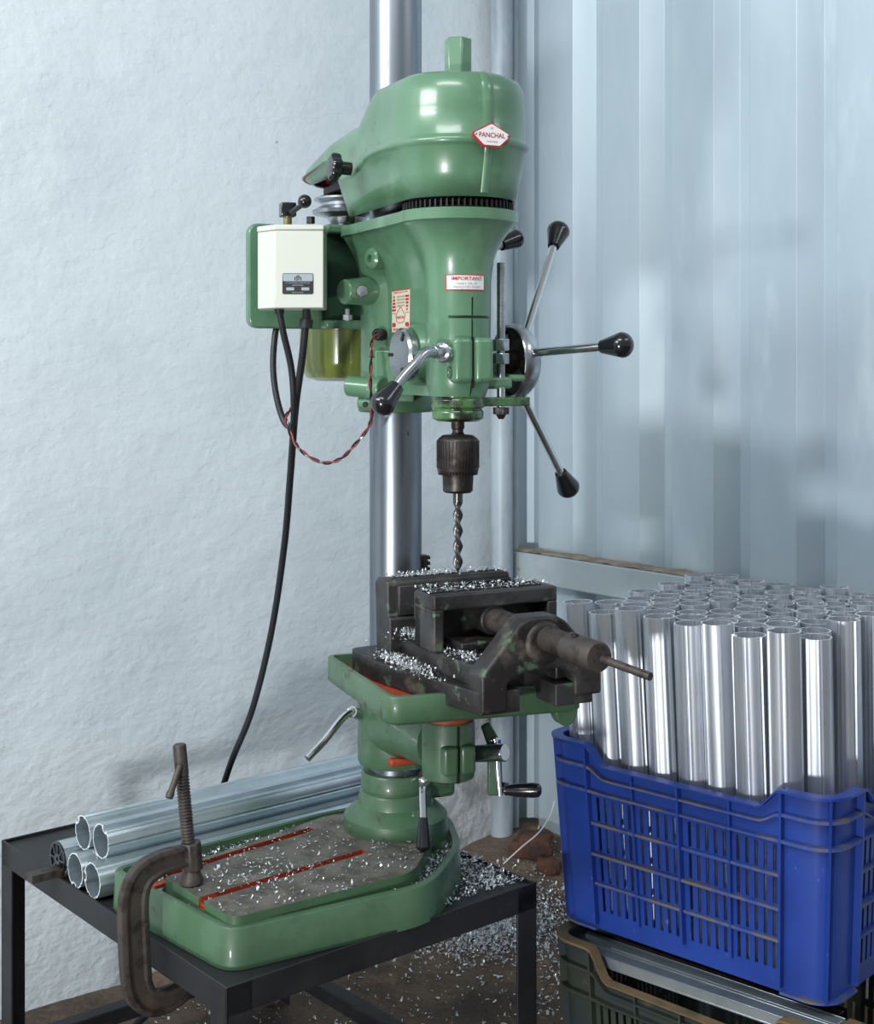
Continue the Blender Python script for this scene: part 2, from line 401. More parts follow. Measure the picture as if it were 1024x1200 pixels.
# column socket
mb = MB(); k = 2.17/F
mb.lathe(C+Z*.478, Z, [(.083, 0), (.084, .006), (.082, .034), (.070, .046), (.060, .052), (.057, .070), (.055, .073), (.0525, .074), (.0525, .077), (.055, .078), (.0545, .100), (.052, .103), (.043, .103)], 48)
obj('column_socket', mb, GREEND, base, ang=40)
mb = MB().frame(C, Vector((.9, .43, 0)), Vector((-.43, .9, 0)), Z, (.045, -.020, .530), (.098, .020, .566))
obj('socket_lug', mb, GREEND, base, bevel=.008, seg=3)
p0 = P(497, 917, 2.1); 
mb = MB().tube([p0+Vector((-.004, .03, 0)), p0, P(495, 925, 2.075), P(496, 962, 2.06)], .0055, sm=4)
mb.lathe(P(497, 914, 2.085), Vector((0, 1, 0)), [(.0, -.012), (.008, -.009), (.01, 0), (.008, .03)], 16)
lv = obj('clamp_lever', mb, CHROME, base)
mb = MB().lathe(P(496, 958, 2.061), P(496, 995, 2.05)-P(496, 958, 2.061), [(.0, -.002), (.007, 0), (.0105, .028), (.0115, .042), (.009, .046), (0, .047)], 20)
obj('lever_grip', mb, BLACKP, lv)
# column
mb = MB().cyl(C+Z*.5, C+Z*2.05, .0415, n=64)
colo = obj('column', mb, COLUMN, press)
mb = MB()
rd = Vector((.98, .2, 0)).normalized(); rs = Vector((-rd.y, rd.x, 0))
mb.frame(C, rd, rs, Z, (.038, -.009, .66), (.050, .009, .92))
for i in range(29): mb.frame(C, rd, rs, Z, (.050, -.009, .662+i*.009), (.0545, .009, .6665+i*.009))
obj('elevating_rack', mb, DSTEEL, colo)
# --- table bracket ---
mb = MB().lathe(C+Z*.594, Z, [(.044, 0), (.058, .0), (.060, .004), (.0605, .03), (.0605, .110), (.057, .115), (.044, .115)], 48)
brk = obj('table_bracket', mb, GREEND, press, ang=40)
Tn = PZ(456, 818, .786); Tl = PZ(380, 767, .786); Tr = PZ(685, 801, .786); Tb = Tl+Tr-Tn
Tc = (Tl+Tr)/2
PV = Vector((Tc.x, Tc.y-.02, 0))
ad = (PV-C); ad.z = 0; al = ad.length; ad.normalize(); asd = Vector((-ad.y, ad.x, 0))
mb = MB()
def oval(c, d, s, z, hw, ht, n=20): return [c+s*math.cos(2*math.pi*i/n)*hw+Z*(z+math.sin(2*math.pi*i/n)*ht) for i in range(n)]
mb.loft([oval(C+ad*.03, ad, asd, .658, .057, .052), oval(C+ad*.08, ad, asd, .668, .044, .048), oval(C+ad*(al-.03), ad, asd, .676, .037, .042)])
mb.lathe(PV+Z*.635, Z, [(.032, 0), (.037, .003), (.038, .02), (.038, .079), (.036, .083)], 40)
arm = obj('bracket_arm', mb, GREEND, brk, ang=45)
cm = MB().frame(PV, ad, asd, Z, (.0, -.0012, .625), (.07, .0012, .72))
mb = MB()
fd = (Vector((.015, -.04, 0))).normalized(); fs_ = Vector((-fd.y, fd.x, 0))
mb.frame(PV, fd, fs_, Z, (.028, -.024, .650), (.047, -.002, .690)); mb.frame(PV, fd, fs_, Z, (.028, .002, .650), (.047, .024, .690))
obj('clamp_lug', mb, GREEND, brk, bevel=.005, seg=3)
mb = MB().frame(PV, fd, fs_, Z, (.03, -.0016, .637), (.0392, .0016, .716))
tag(obj('clamp_slit', mb, BLACK, brk), 'dark split of the clamp')
mb = MB().lathe(PV+Z*.7175, Z, [(.034, 0), (.034, .032)], 32)
tag(obj('pivot_collar', mb, RED, brk), 'red primed collar under the table')
mb = MB().lathe(C+Z*.577, Z, [(.046, 0), (.046, .009)], 40)
tag(obj('primed_ring', MB().frame(C, ad, asd, Z, (.0435, -.030, .604), (.066, .030, .616)), RED, brk, bevel=.004), 'red primed underside of the arm')
# locking lever left
mb = MB().tube([P(425, 838, 2.15), P(414, 834, 2.13), P(402, 841, 2.12), P(380, 868, 2.1), P(360, 889, 2.08)], .0058, sm=5)
mb.cyl(P(420, 837, 2.15), P(412, 834, 2.128), .009)
obj('table_lock_lever', mb, CHROME, brk)
# elevation crank
mb = MB().cyl(P(548, 883, 1.97), P(592, 882, 1.93), .0125, n=24)
ck = obj('crank_shaft', mb, STEEL, brk, bevel=.0015)
mb = MB(); 
def bar(mb, a, b, w0, w1, t, side=Vector((1, 0, 0))):
    d = (b-a).normalized(); s = d.cross(Vector((0, 1, 0))).normalized(); nrm = s.cross(d)
    mb.loft([[a-s*w0-nrm*t, a+s*w0-nrm*t, a+s*w0+nrm*t, a-s*w0+nrm*t], [b-s*w1-nrm*t, b+s*w1-nrm*t, b+s*w1+nrm*t, b-s*w1+nrm*t]])
bar(mb, P(568, 848, 1.99), P(579, 872, 1.98), .007, .010, .005)
bar(mb, P(579, 868, 1.98), P(580, 932, 1.97), .010, .011, .006)
obj('crank_arm', mb, GREEND, ck, bevel=.003)
mb = MB().cyl(P(580, 866, 1.955), P(586, 932, 1.945), .004, n=12)
mb.cyl(P(583, 922, 1.96), P(594, 924, 1.955), .009, n=6); mb.cyl(P(580, 866, 1.965), P(580, 873, 1.965), .0085, n=6)
obj('crank_bolt', mb, CHROME, ck)
mb = MB().lathe(P(592, 926, 1.955), P(634, 926, 1.94)-P(592, 926, 1.955), [(.0, 0), (.0075, .0), (.0075, .004), (.0095, .018), (.0105, .04), (.0095, .049), (.006, .052), (0, .0525)], 24)
obj('crank_grip', mb, BLACKP, ck)
# --- table ---
def q2(p): return (p.x, p.y)
tp = round_poly([q2(Tn), q2(Tr), q2(Tb), q2(Tl)], .022, 6)
cen = Tc.xy
mb = MB()
i1 = inset(tp, .009); i2 = inset(tp, .012)
mb.loft([ring(inset(tp, .004), .748), ring(inset(tp, -.0), .752), ring(tp, .784), ring(inset(tp, .002), .786), ring(i1, .786), ring(i2, .770)])
tab = obj('table', mb, [GREEND, RED], press, ang=50)
for p in tab.data.polygons:
    if p.normal.z > .9 and p.center.z+TZ < .775: p.material_index = 1
mb = MB(); 
tx = (Tr-Tn).normalized(); ty = (Tl-Tn).normalized()
lp = []
for i in range(13):
    a = math.pi*i/12; lp.append(Tr-tx*.024+ty*.004-tx*.017*math.cos(a)*1.0-Z*(.034+.024*math.sin(a)))
mb.loft([lp, [p+ty*.02 for p in lp]])
obj('table_lug', mb, GREEND, tab, bevel=.002)
mb = MB().lathe(Tc+Z*-.055, Z, [(.045, 0), (.05, .02)], 32); obj('table_boss', mb, GREEND, tab)
# --- head casting ---
def dumb(r0, r1, web, n=20, m=8, x0=0, x1=S_):
    """plan outline: two round ends joined by a web of half width `web`"""
    web = min(web, r0*.985, r1*.985)
    a0 = math.asin(web/r0); a1 = math.asin(web/r1); pts = []
    for i in range(n+1):
        a = -(math.pi-a1)+(2*math.pi-2*a1)*i/n; pts.append((x1+r1*math.cos(a), r1*math.sin(a)))
    xa = x1-r1*math.cos(a1); xb = x0+r0*math.cos(a0)
    for i in range(1, m): pts.append((xa+(xb-xa)*i/m, web))
    for i in range(n+1):
        a = a0+(2*math.pi-2*a0)*i/n; pts.append((x0+r0*math.cos(a), r0*math.sin(a)))
    for i in range(1, m): pts.append((xb+(xa-xb)*i/m, -web))
    return pts
mb = MB(); rings = []
for z, r0, r1, wb in [(1.178, .056, .040, .028), (1.187, .0563, .0435, .03), (1.2, .0565, .0465, .031), (1.30, .0563, .0475, .032), (1.345, .0563, .048, .033), (1.372, .059, .0515, .042), (1.39, .064, .058, .054), (1.405, .071, .067, .063), (1.418, .079, .077, .074), (1.4245, .083, .083, .080), (1.4255, .087, .086, .084), (1.441, .087, .086, .084)]:
    rings.append([Hh(x, y, z) for x, y in dumb(r0, r1, wb)])
mb.loft(rings)
head = obj('head_casting', mb, GREEN, press, ang=40)
cut(head, MB().frame(C, dh, ah, Z, (S_+.034, -.0016, 1.16), (S_+.08, .0016, 1.318)))
cut(head, MB().frame(C, dh, ah, Z, (S_+.034, -.032, 1.2885), (S_+.08, .035, 1.2925)))
mb = MB()
for sg in (-1, 1):
    lo, hi = (.0015, .031) if sg > 0 else (-.031, -.0015)
    mb.frame(C, dh, ah, Z, (S_+.018, lo, 1.197), (S_+.056, hi, 1.262))
obj('clamp_block', mb, GREEN, head, bevel=.008, seg=4)
mb = MB().frame(C, dh, ah, Z, (S_+.02, -.0016, 1.19), (S_+.048, .0016, 1.262))
tag(obj('clamp_slit', mb, BLACK, head), 'dark gap of the split quill clamp')
mb = MB().lathe(Hh(S_+.037, -.030, 1.212), -ah, [(.0085, 0), (.0085, .003), (.004, .003), (.004, .001)], 18); obj('screw_socket', mb, GREEND, head)
# quill collars
mb = MB().lathe(SP+Z*1.176, Z, [(.037, -.003), (.0385, 0), (.0385, .006), (.03, .010)], 36)
mb.lathe(SP+Z*1.144, Z, [(.030, -.002), (.037, .002), (.0375, .012), (.034, .016), (.0385, .018), (.0385, .030), (.034, .033)], 36)
mb.frame(C, dh, ah, Z, (S_-.02, .0, 1.163), (S_+.012, .112, 1.176))
sc_ = obj('stop_collar', mb, GREENO, head, bevel=.0015)
mb = MB(); mb.frame(C, dh, ah, Z, (S_-.018, .02, 1.188), (S_+.010, .085, 1.206)); mb.frame(C, dh, ah, Z, (S_-.010, .08, 1.199), (S_+.008, .108, 1.209))
obj('stop_bracket', mb, GREEN, head, bevel=.005, seg=3)
SR = P(587, 400, 1.99); SRx = Vector((SR.x, SR.y, 0))
mb = MB().cyl(SRx+Z*1.148, SRx+Z*1.372, .0062, n=16)
sr = obj('depth_stop_rod', mb, STEEL, head, bevel=.001)
for zz, h in ((1.243, .018), (1.224, .016)):
    mb = MB().cyl(SRx+Z*zz, SRx+Z*(zz+h), .0125, n=6); obj('nut', mb, STEEL, sr, bevel=.0012)
mb = MB().cyl(SRx+Z*1.151, SRx+Z*1.161, .012, n=6); mb.cyl(SRx+Z*1.144, SRx+Z*1.151, .004, .008, n=12); obj('nut', mb, DSTEEL, sr)
mb = MB()
for i in range(18): mb.box((SRx.x-.0008-(.0012 if i % 5 == 0 else 0), SRx.y-.0063, 1.27+i*.0055), (SRx.x+.0012, SRx.y-.0058, 1.2704+i*.0055))
tag(obj('scale_marks', mb, LBLK, sr), 'fine black depth scale marks')
# spindle, chuck, bit
mb = MB().lathe(SP+Z*1.12, Z, [(.0095, 0), (.0095, .004), (.008, .006), (.008, .010), (.0095, .012), (.0095, .026)], 24)
spi = obj('spindle', mb, DSTEEL, press)
cz = lambda y: E-(y-HY)*SP.y/F
mb = MB().lathe(SP+Z*cz(577), Z, [(.012, -.001), (.019, 0), (.0215, .003), (.0225, .026), (.0265, .028), (.0265, .031)], 40)
mb.lathe(SP+Z*cz(553), Z, [(.0265, -.003), (.029, 0), (.0298, .003), (.0302, .044), (.0285, .048), (.022, .053), (.012, .054)], 48)
ch = obj('drill_chuck', mb, DSTEEL, press)
mb = MB()
for i in range(40):
    a = 2*math.pi*i/40; d = Vector((math.cos(a), math.sin(a), 0)); s = Vector((-d.y, d.x, 0))
    mb.frame(SP, d, s, Z, (.0295, -.0012, cz(548)), (.0308, .0012, cz(516)))
    mb.frame(SP, d, s, Z, (.026, -.0009, cz(556)), (.0285, .0009, cz(550)))
obj('chuck_knurling', mb, DSTEEL, ch)
dd = Vector((.3, -1, 0)).normalized()
mb = MB().cyl(SP+dd*.0219+Z*cz(566), SP+dd*.0232+Z*cz(566), .0035, n=14); tag(obj('key_hole', mb, BLACK, ch), 'dark chuck key hole')
mb = MB(); rings = []; zt, zb = cz(577), cz(671)
for i in range(90):
    t = i/89; z = zt+(zb-zt)*t; r = .0072; fl = max(0, min(1, (t-.12)/.08)); tip = 1 if t < .94 else max(.05, (1-t)/.06)
    ring_ = []
    for j in range(32):
        a = 2*math.pi*j/32; c = math.cos(a)
        rad = r*tip*(1-fl*.62*(abs(c)**1.6))
        a2 = a+t*2*math.pi*2.6
        ring_.append(SP+Vector((rad*math.cos(a2), rad*math.sin(a2), z)))
    rings.append(ring_)
mb.loft(rings); tag(obj('drill_bit', mb, mat('twist_drill_steel', srgb(96, 94, 94), .28, .9), ch), 'dark steel spiral twist drill bit')
# pinion boss + spring disc + feed hub
XP = .17
mb = MB().lathe(Hh(XP, -.028, 1.238), -ah, [(.047, 0), (.044, .016), (.040, .022), (.036, .022)], 40)
mb.lathe(Hh(XP, .03, 1.232), ah, [(.034, 0), (.03, .03), (.028, .06)], 32)
obj('pinion_housing', mb, GREEN, head)
mb = MB().lathe(Hh(XP, -.050, 1.238), -ah, [(.036, 0), (.039, .004), (.039, .014), (.036, .018), (.0, .0185)], 48)
sd = obj('spring_cap', mb, STEEL, head)
for a in (60, 180, 300):
    mb = MB()
    c = Hh(XP, -.0688, 1.238)+dh*.024*math.cos(R(a))+Z*.024*math.sin(R(a))
    d = (dh*math.cos(R(a))+Z*math.sin(R(a))); s = d.cross(ah)
    mb.frame(c, d, s, -ah, (-.001, -.0025, -.001), (.012, .0025, .0008)); obj('cap_notch', mb, DSTEEL, sd)
YH = .112
mb = MB(); ho = Hh(XP, YH, 1.228)
mb.lathe(ho, ah, [(.049, .008), (.052, .001), (.0555, -.001), (.0575, .002), (.0575, .010), (.054, .022), (.046, .031), (.03, .037), (.0, .038)], 56, cap=False)
mb.lathe(ho, ah, [(.0, .012), (.049, .012), (.049, .008)], 56, cap=False)
hub = obj('feed_wheel', mb, STEEL, press)
mb = MB().lathe(ho, ah, [(.0, .006), (.048, .006), (.048, .0118), (.0, .0118)], 48); obj('hub_plate', mb, DSTEEL, hub)
mb = MB().cyl(ho-ah*.03, ho+ah*.006, .018); obj('pinion_shaft', mb, DSTEEL, hub)
for a in (100, 200, 330):
    c = ho+ah*.006+(dh*math.cos(R(a))+Z*math.sin(R(a)))*.036
    mb = MB().cyl(c-ah*.006, c, .006, n=6); obj('hub_bolt', mb, CHROME, hub)
knobs = [((616, 392, 2.06), (657, 262, 2.20)), ((619, 414, 2.03), (742, 403, 1.92)), ((613, 466, 2.06), (670, 580, 2.18))]
def grip(a, tip, L=.052, r=.0185, s=.0095):
    ax = (tip-a).normalized(); st = tip-ax*L; mb = MB()
    pf = [(0, 0), (s, 0)]
    for i in range(1, 8): t = i/8; pf.append((s+(r-s)*t, (L-r)*t*1.0))
    for i in range(0, 9): t = i/8*math.pi/2; pf.append((r*math.cos(t), L-r+r*math.sin(t)*.9))
    return mb.lathe(st, ax, pf, 28)
for a, b in knobs:
    a = P(*a); b = P(*b); d = (b-a).normalized()
    mb = MB().cyl(a-d*.004, b-d*.045, .0062, n=20)
    h = obj('feed_handle', mb, CHROME, hub)
    obj('grip', grip(a, b), BLACKP, hub)
# rear lever
a = P(548, 301, 2.14); b = P(612, 277, 2.21); d = (b-a).normalized()
mb = MB().cyl(a, b-d*.04, .007); rl = obj('belt_tension_lever', mb, STEEL, head)
obj('grip', grip(a, b, .048, .0155, .0105), BLACKP, head)
# quill clamp lever
mb = MB().cyl(P(528, 413, 1.93), P(517, 413, 1.905), .0145, n=24); mb.cyl(P(519, 413, 1.912), P(506, 412, 1.89), .0095, n=20)
obj('lever_boss', mb, STEEL, head, bevel=.002)
pts = [P(510, 412, 1.895), P(497, 414, 1.88), P(488, 425, 1.87), P(474, 440, 1.86), P(462, 455, 1.85)]
mb = MB().tube(pts, lambda t: .0082-.0012*t, 14); ql = obj('quill_lock_lever', mb, STEEL, head)
b = P(440, 484, 1.83); obj('grip', grip(P(478, 436, 1.86), b, .05, .0175, .0105), BLACKP, head)
# column clamp lugs lower left of the head
mb = MB()
mb.cyl(P(408, 452, 2.12), P(438, 455, 2.10), .0165, n=20); mb.cyl(P(430, 455, 2.11), P(450, 455, 2.09), .018, n=20)
mb.cyl(P(422, 472, 2.12), P(445, 473, 2.1), .011, n=16)
mb.frame(C, (1, 0, 0), (0, 1, 0), Z, (-.030, -.072, 1.166), (.03, -.04, 1.246))
obj('column_clamp_lug', mb, GREEN, head, bevel=.003, seg=3)
for px_, py_ in ((439, 461), (428, 474)):
    c = P(px_, py_, 2.085); obj('bolt_hole', MB().lathe(c, (0, -1, 0), [(.0045, -.004), (.0045, .0), (.0035, .001), (0, .001)], 14), BLACK, head)
mb = MB().lathe(C+Z*1.148, Z, [(.045, 0), (.058, .001), (.0595, .004), (.0595, .026), (.057, .03)], 48); obj('column_clamp', mb, GREEND, head)
mb = MB(); mb.box((P(432, 0, 2.10).x, C.y-.067, 1.2345), (P(457, 0, 2.1).x, C.y-.0575, 1.2365))
tag(obj('clamp_slit', mb, BLACK, head), 'dark split above the column clamp')
# oil cup ring, motor pivot boss with bolt
c = P(436, 303, 2.098); nn = Vector((-.75, -.66, 0)).normalized()
mb = MB().lathe(c+nn*-.012, nn, [(.0165, -.01), (.0165, .014), (.013, .017), (.006, .017), (.006, .01), (0, .01)], 28); obj('oil_cup', mb, GREEN, head)
mb = MB().lathe(P(443, 392, 2.105), Vector((-.4, -1, 0)), [(.0095, -.02), (.0095, .002), (.007, .004), (.004, .004), (.004, -.002), (0, -.002)], 20); obj('cable_grommet', mb, BLACK, head)
mb = MB().cyl(P(438, 341, 2.14), P(402, 342, 2.10), .0235, .019, n=28); obj('pivot_boss', mb, GREEN, head, bevel=.004, seg=3)
mb = MB().lathe(P(424, 341, 2.092), Vector((.1, -1, 0)), [(.0095, -.02), (.0095, .001), (.008, .004), (0, .005)], 24); obj('pivot_bolt', mb, STEEL, head)
mb = MB().cyl(P(407, 362, 2.11), P(407, 376, 2.11), .004, n=12); mb.cyl(P(407, 369, 2.11), P(407, 375, 2.11), .008, n=6); obj('set_screw', mb, STEEL, head)
# --- belt cover ---
def stad(r0, r1, n=26, m=26, x0=-.2, x1=S_):
    d = x1-x0; be = math.asin(max(-1, min(1, (r1-r0)/d))); pts = []
    a1 = math.pi/2+be
    for i in range(n+1): a = -a1+2*a1*i/n; pts.append((x1+r1*math.cos(a), r1*math.sin(a)))
    A0 = Vector(pts[-1]); B0 = Vector((x0+r0*math.cos(a1), r0*math.sin(a1)))
    for i in range(1, m): pts.append((A0.lerp(B0, i/m))[:])
    for i in range(n+1): a = a1+(2*math.pi-2*a1)*i/n; pts.append((x0+r0*math.cos(a), r0*math.sin(a)))
    for i in range(1, m): t = i/m; pts.append((B0.x+(A0.x-B0.x)*t, -(B0.y+(A0.y-B0.y)*t)))
    return pts
def sst(a, b, x): t = max(0, min(1, (x-a)/(b-a))); return t*t*(3-2*t)
def topz(x): return 1.548+.048*sst(-.30, .03, x)**.8+.042*sst(.035, .125, x)-.006*max(0, (x-.15)/.17)
def botz(x): return 1.532-.076*sst(-.085, -.015, x)
mb = MB(); rings = []
CV = [(-.016, 0), (-.008, .2), (-.0015, .38), (.0015, .40), (.004, .415), (.004, .445), (.0015, .46), (-.0010, .48), (-.0018, .7), (-.0028, .83), (-.0055, .90), (-.011, .95), (-.022, .982), (-.046, .995), (-.078, 1.0)]
for off, f in CV:
    r = []
    r0 = max(.002, .078+off); r1 = max(.003, .0985+off)
    for (x, y), (xe, ye) in zip(stad(r0, r1), stad(.078, .0985)):
        r.append(Hh(x, y, botz(xe)*(1-f)+topz(xe if f < .9 else x)*f))
    rings.append(r)
n = len(rings[0]); vs = sum(rings, []); k = len(rings)
fs = [(i*n+j, i*n+(j+1) % n, (i+1)*n+(j+1) % n, (i+1)*n+j) for i in range(k-1) for j in range(n)]
half = n
fs.append(tuple((k-1)*n+j for j in range(n)))
mb.add(vs, fs)
cov = obj('belt_cover', mb, [GREEN, RED], press, solid=.003, ang=60)
# raised seam on the cover's nose
def cov_front(f, dy=0, out=0):
    # point on the front meridian
    for i in range(len(CV)-1):
        if CV[i][1] <= f <= CV[i+1][1]:
            t = (f-CV[i][1])/(CV[i+1][1]-CV[i][1]); off = CV[i][0]*(1-t)+CV[i+1][0]*t; break
    r1 = max(.003, .0985+off); x = S_+r1
    z = botz(x)*(1-f)+topz(S_+.0985)*f if f < .9 else botz(x)*(1-f)+topz(x)*f
    return off, r1, z
mb = MB(); rings = []
for i in range(36):
    f = .03+.965*i/35; off, r1, z = cov_front(f)
    ring_ = []
    wv = .0105 if f > .5 else .0065
    for j in range(7):
        q = (j-3)/3; a = q*wv/max(r1, .02); lift = .0032*(1-q*q)-.001
        nz = lift if f > .9 else 0
        ring_.append(Hh(S_+(r1+(lift if f <= .9 else lift*.4))*math.cos(a), (r1)*math.sin(a) if f < .9 else q*wv, z+nz))
    rings.append(ring_)
nn_ = 7; vs = sum(rings, [])
mb.add(vs, [(i*7+j, i*7+j+1, (i+1)*7+j+1, (i+1)*7+j) for i in range(35) for j in range(6)])
obj('cover_seam', mb, GREEN, cov, ang=60)
# hex rod on top
c = Hh(S_, 0, 0); mb = MB().cyl(c+Z*1.60, c+Z*(E-(45-HY)*1.96/F), .0205, n=6)
obj('spindle_guard', mb, GREEN, cov, bevel=.002)
# clamp knob left
kc = P(411, 198, 2.05); kd = Vector((-.93, -.36, .06)).normalized()
mb = MB().cyl(kc, kc+kd*.022, .010, n=20)
st = kc+kd*.018; t_ = kd.orthogonal().normalized(); b_ = kd.cross(t_); rg = []
for h, s in ((0, .9), (.003, 1), (.012, 1), (.015, .88), (.0155, .3)):
    rg.append([st+kd*h+(t_*math.cos(2*math.pi*j/40)+b_*math.sin(2*math.pi*j/40))*(.0195+.0018*math.cos(6*2*math.pi*j/40))*s for j in range(40)])
mb.loft(rg); obj('cover_knob', mb, BLACKP, cov)
# pulleys and belt
mb = MB().lathe(SP+Z*1.442, Z, [(.05, 0), (.078, .001), (.07, .005), (.078, .009), (.066, .013), (.074, .02), (.06, .03), (.06, .06)], 40)
for i in range(60):
    a = 2*math.pi*i/60; d = Vector((math.cos(a), math.sin(a), 0)); s = Vector((-d.y, d.x, 0)); mb.frame(SP, d, s, Z, (.068, -.0012, 1.4425), (.0798, .0012, 1.453))
obj('spindle_pulley', mb, BLACK, press)
MO = C-dh*.2+ah*-.005
mb = MB().lathe(MO+Z*1.488, Z, [(.02, -.04), (.035, -.012), (.059, -.006), (.06, 0), (.045, .008), (.045, .012), (.057, .018), (.057, .021), (.03, .03), (.03, .05)], 40)
obj('motor_pulley', mb, STEEL, press)
mb = MB()
pp = [(x, y) for x, y in stad(.045, .062, 16, 4)]
rg = []
for x, y in pp:
    v = Vector((x-.02, y)); 
rg = [[Hh(x, y, z) for x, y in stad(.045+o, .062+o, 16, 4)] for z, o in ((1.515, -.006), (1.515, 0), (1.526, 0), (1.526, -.006))]
mb.loft(rg, closed=True); obj('drive_belt', mb, BLACK, press)
# --- motor, bracket, switch box ---
mb = MB().lathe(MO+Z*1.196, Z, [(.0, 0), (.05, .0), (.07, .006), (.078, .018), (.081, .032), (.081, .24), (.072, .25), (.03, .252)], 48)
mot = obj('motor', mb, OLIVE, press)
mb = MB().lathe(MO+Z*1.448, Z, [(.05, 0), (.048, .012), (.03, .016)], 32); obj('motor_cap', mb, GREENO, mot)
BO = C-dh*.10
zb0, zb1 = E-(385-HY)*2.19/F, E-(263-HY)*2.19/F
yl = -.213
pl = round_poly([(yl, zb0), (-.02, zb0), (-.02, zb1), (yl, zb1)], [.018, .004, .004, .018], 6)
mb = MB().loft([[BO+ah*a+Z*z+dh*o for a, z in pl] for o in (-.012, .006)])
mpl = obj('motor_plate', mb, GREEN, press, bevel=.003)
mb = MB()
mb.frame(BO, ah, dh, Z, (-.095, .006, zb0), (.02, .04, zb0+.014)); obj('bracket_shelf', mb, GREEN, mpl, bevel=.004)
mb = MB().frame(BO, ah, dh, Z, (-.095, .006, zb1-.014), (.02, .045, zb1))
obj('bracket_shelf', mb, GREEN, mpl, bevel=.004)
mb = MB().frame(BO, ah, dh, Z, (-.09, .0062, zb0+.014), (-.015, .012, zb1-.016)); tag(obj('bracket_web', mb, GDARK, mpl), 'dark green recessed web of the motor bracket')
mb = MB().cyl(P(364, 262, 2.16), P(364, 254, 2.16), .007, n=6); obj('bracket_bolt', mb, DSTEEL, mpl)
# switch box: front face looks at the viewer; chamfered left edge
bz0, bz1 = E-(361-HY)*2.03/F, E-(263-HY)*2.03/F
def bx(px, Y): return Vector(((px-512)/F*Y, Y))
bp = [bx(302, 2.06), bx(322, 2.03), bx(379, 2.03), bx(383, 2.11), bx(305, 2.13)]
mb = MB().prism(bp, bz0, bz1-.009)
cen = sum(bp, Vector((0, 0)))/5
sb = obj('switch_box', mb, CREAM, press, bevel=.0015)
mb = MB().prism(inset(bp, -.0012), bz1-.0085, bz1); obj('box_lid', mb, CREAM, sb, bevel=.002)
mb = MB().frame((0, 0, 0), (1, 0, 0), (0, 1, 0), Z, (bx(330, 2.09).x, 2.075, bz0+.02), (bx(380, 2.13).x, 2.2, bz1-.03)); obj('box_mount', mb, GREEND, sb)
mb = MB().cyl(P(337, 263, 2.07), P(337, 250, 2.07), .0065); obj('switch_stem', mb, mat('brass', srgb(150, 138, 96), .35, .8), sb)
c = P(337, 246, 2.07); mb = MB().frame(c, (.96, .28, 0), (-.28, .96, 0), Z, (-.0115, -.0115, -.0105), (.0115, .0115, .0105)); obj('switch_hub', mb, BLACKP, sb, bevel=.0015)
mb = MB().cyl(P(341, 249, 2.05), P(357, 238, 2.03), .004, n=14)
mb.lathe(P(357, 236, 2.03), Z, [(.0001 if i in (0, 12) else .0103*math.sin(math.pi*i/12), -.0103*math.cos(math.pi*i/12)) for i in range(13)], 24); obj('switch_lever', mb, BLACKP, sb)
mb = MB().cyl(P(359, 361, 2.07), P(359, 374, 2.07), .0055, .0075); mb.cyl(P(359, 374, 2.07), P(358, 384, 2.07), .0105, n=16); obj('cable_gland', mb, RUBBER, sb)
obj('cable_gland', MB().cyl(P(327, 360, 2.07), P(327, 368, 2.07), .0075), RUBBER, sb)

# ---------------- lettering helpers ----------------
def text_geo(s, bold=False):
    cu = bpy.data.curves.new('t', 'FONT'); cu.body = s; cu.size = 1; cu.align_x = 'CENTER'; cu.align_y = 'CENTER'; cu.resolution_u = 3
    if bold: cu.offset = .010
    o = bpy.data.objects.new('t', cu); col.objects.link(o); bpy.context.view_layer.update()
    me = bpy.data.meshes.new_from_object(o.evaluated_get(bpy.context.evaluated_depsgraph_get()))
    vs = [v.co.copy() for v in me.vertices]; fs = [tuple(p.vertices) for p in me.polygons]
    bpy.data.objects.remove(o); bpy.data.curves.remove(cu); bpy.data.meshes.remove(me)
    x0 = min(v.x for v in vs); x1 = max(v.x for v in vs); y0 = min(v.y for v in vs); y1 = max(v.y for v in vs)
    return [((v.x-(x0+x1)/2)/(x1-x0), (v.y-(y0+y1)/2)/(y1-y0)) for v in vs], fs
def letter(s, fn, cx, cy, w_, h_, bold=False, mb=None):
    vs, fs = text_geo(s, bold); mb = mb or MB()
    return mb.add([fn(cx+x*w_, cy+y*h_, 0) for x, y in vs], fs)
def patch(fn, x0, y0, x1, y1, d, nx=12, mb=None, thick=.0006):
    mb = mb or MB(); vs = []
    for dd_ in (d-thick, d):
        for j in (y0, y1):
            for i in range(nx+1): vs.append(fn(x0+(x1-x0)*i/nx, j, dd_))
    m = nx+1; fs = []
    for i in range(nx):
        fs += [(2*m+i, 2*m+i+1, 3*m+i+1, 3*m+i), (i, i+1, m+i+1, m+i), (i, i+1, 2*m+i+1, 2*m+i), (m+i, m+i+1, 3*m+i+1, 3*m+i)]
    fs += [(0, m, 3*m, 2*m), (nx, m+nx, 3*m+nx, 2*m+nx)]
    return mb.add(vs, fs)
def bend(center, r, a0, zc, lift=.0008):
    def fn(x, y, d):
        a = a0+x/r; rr = r+lift+d
        return Vector((center.x+rr*math.sin(a), center.y-rr*math.cos(a), zc+y))
    return fn
def flat(o, ax, ay, lift=.0005):
    o = Vector(o); ax = Vector(ax).normalized(); ay = Vector(ay).normalized(); n = ax.cross(ay)
    return lambda x, y, d: o+ax*x+ay*y+n*(lift+d)
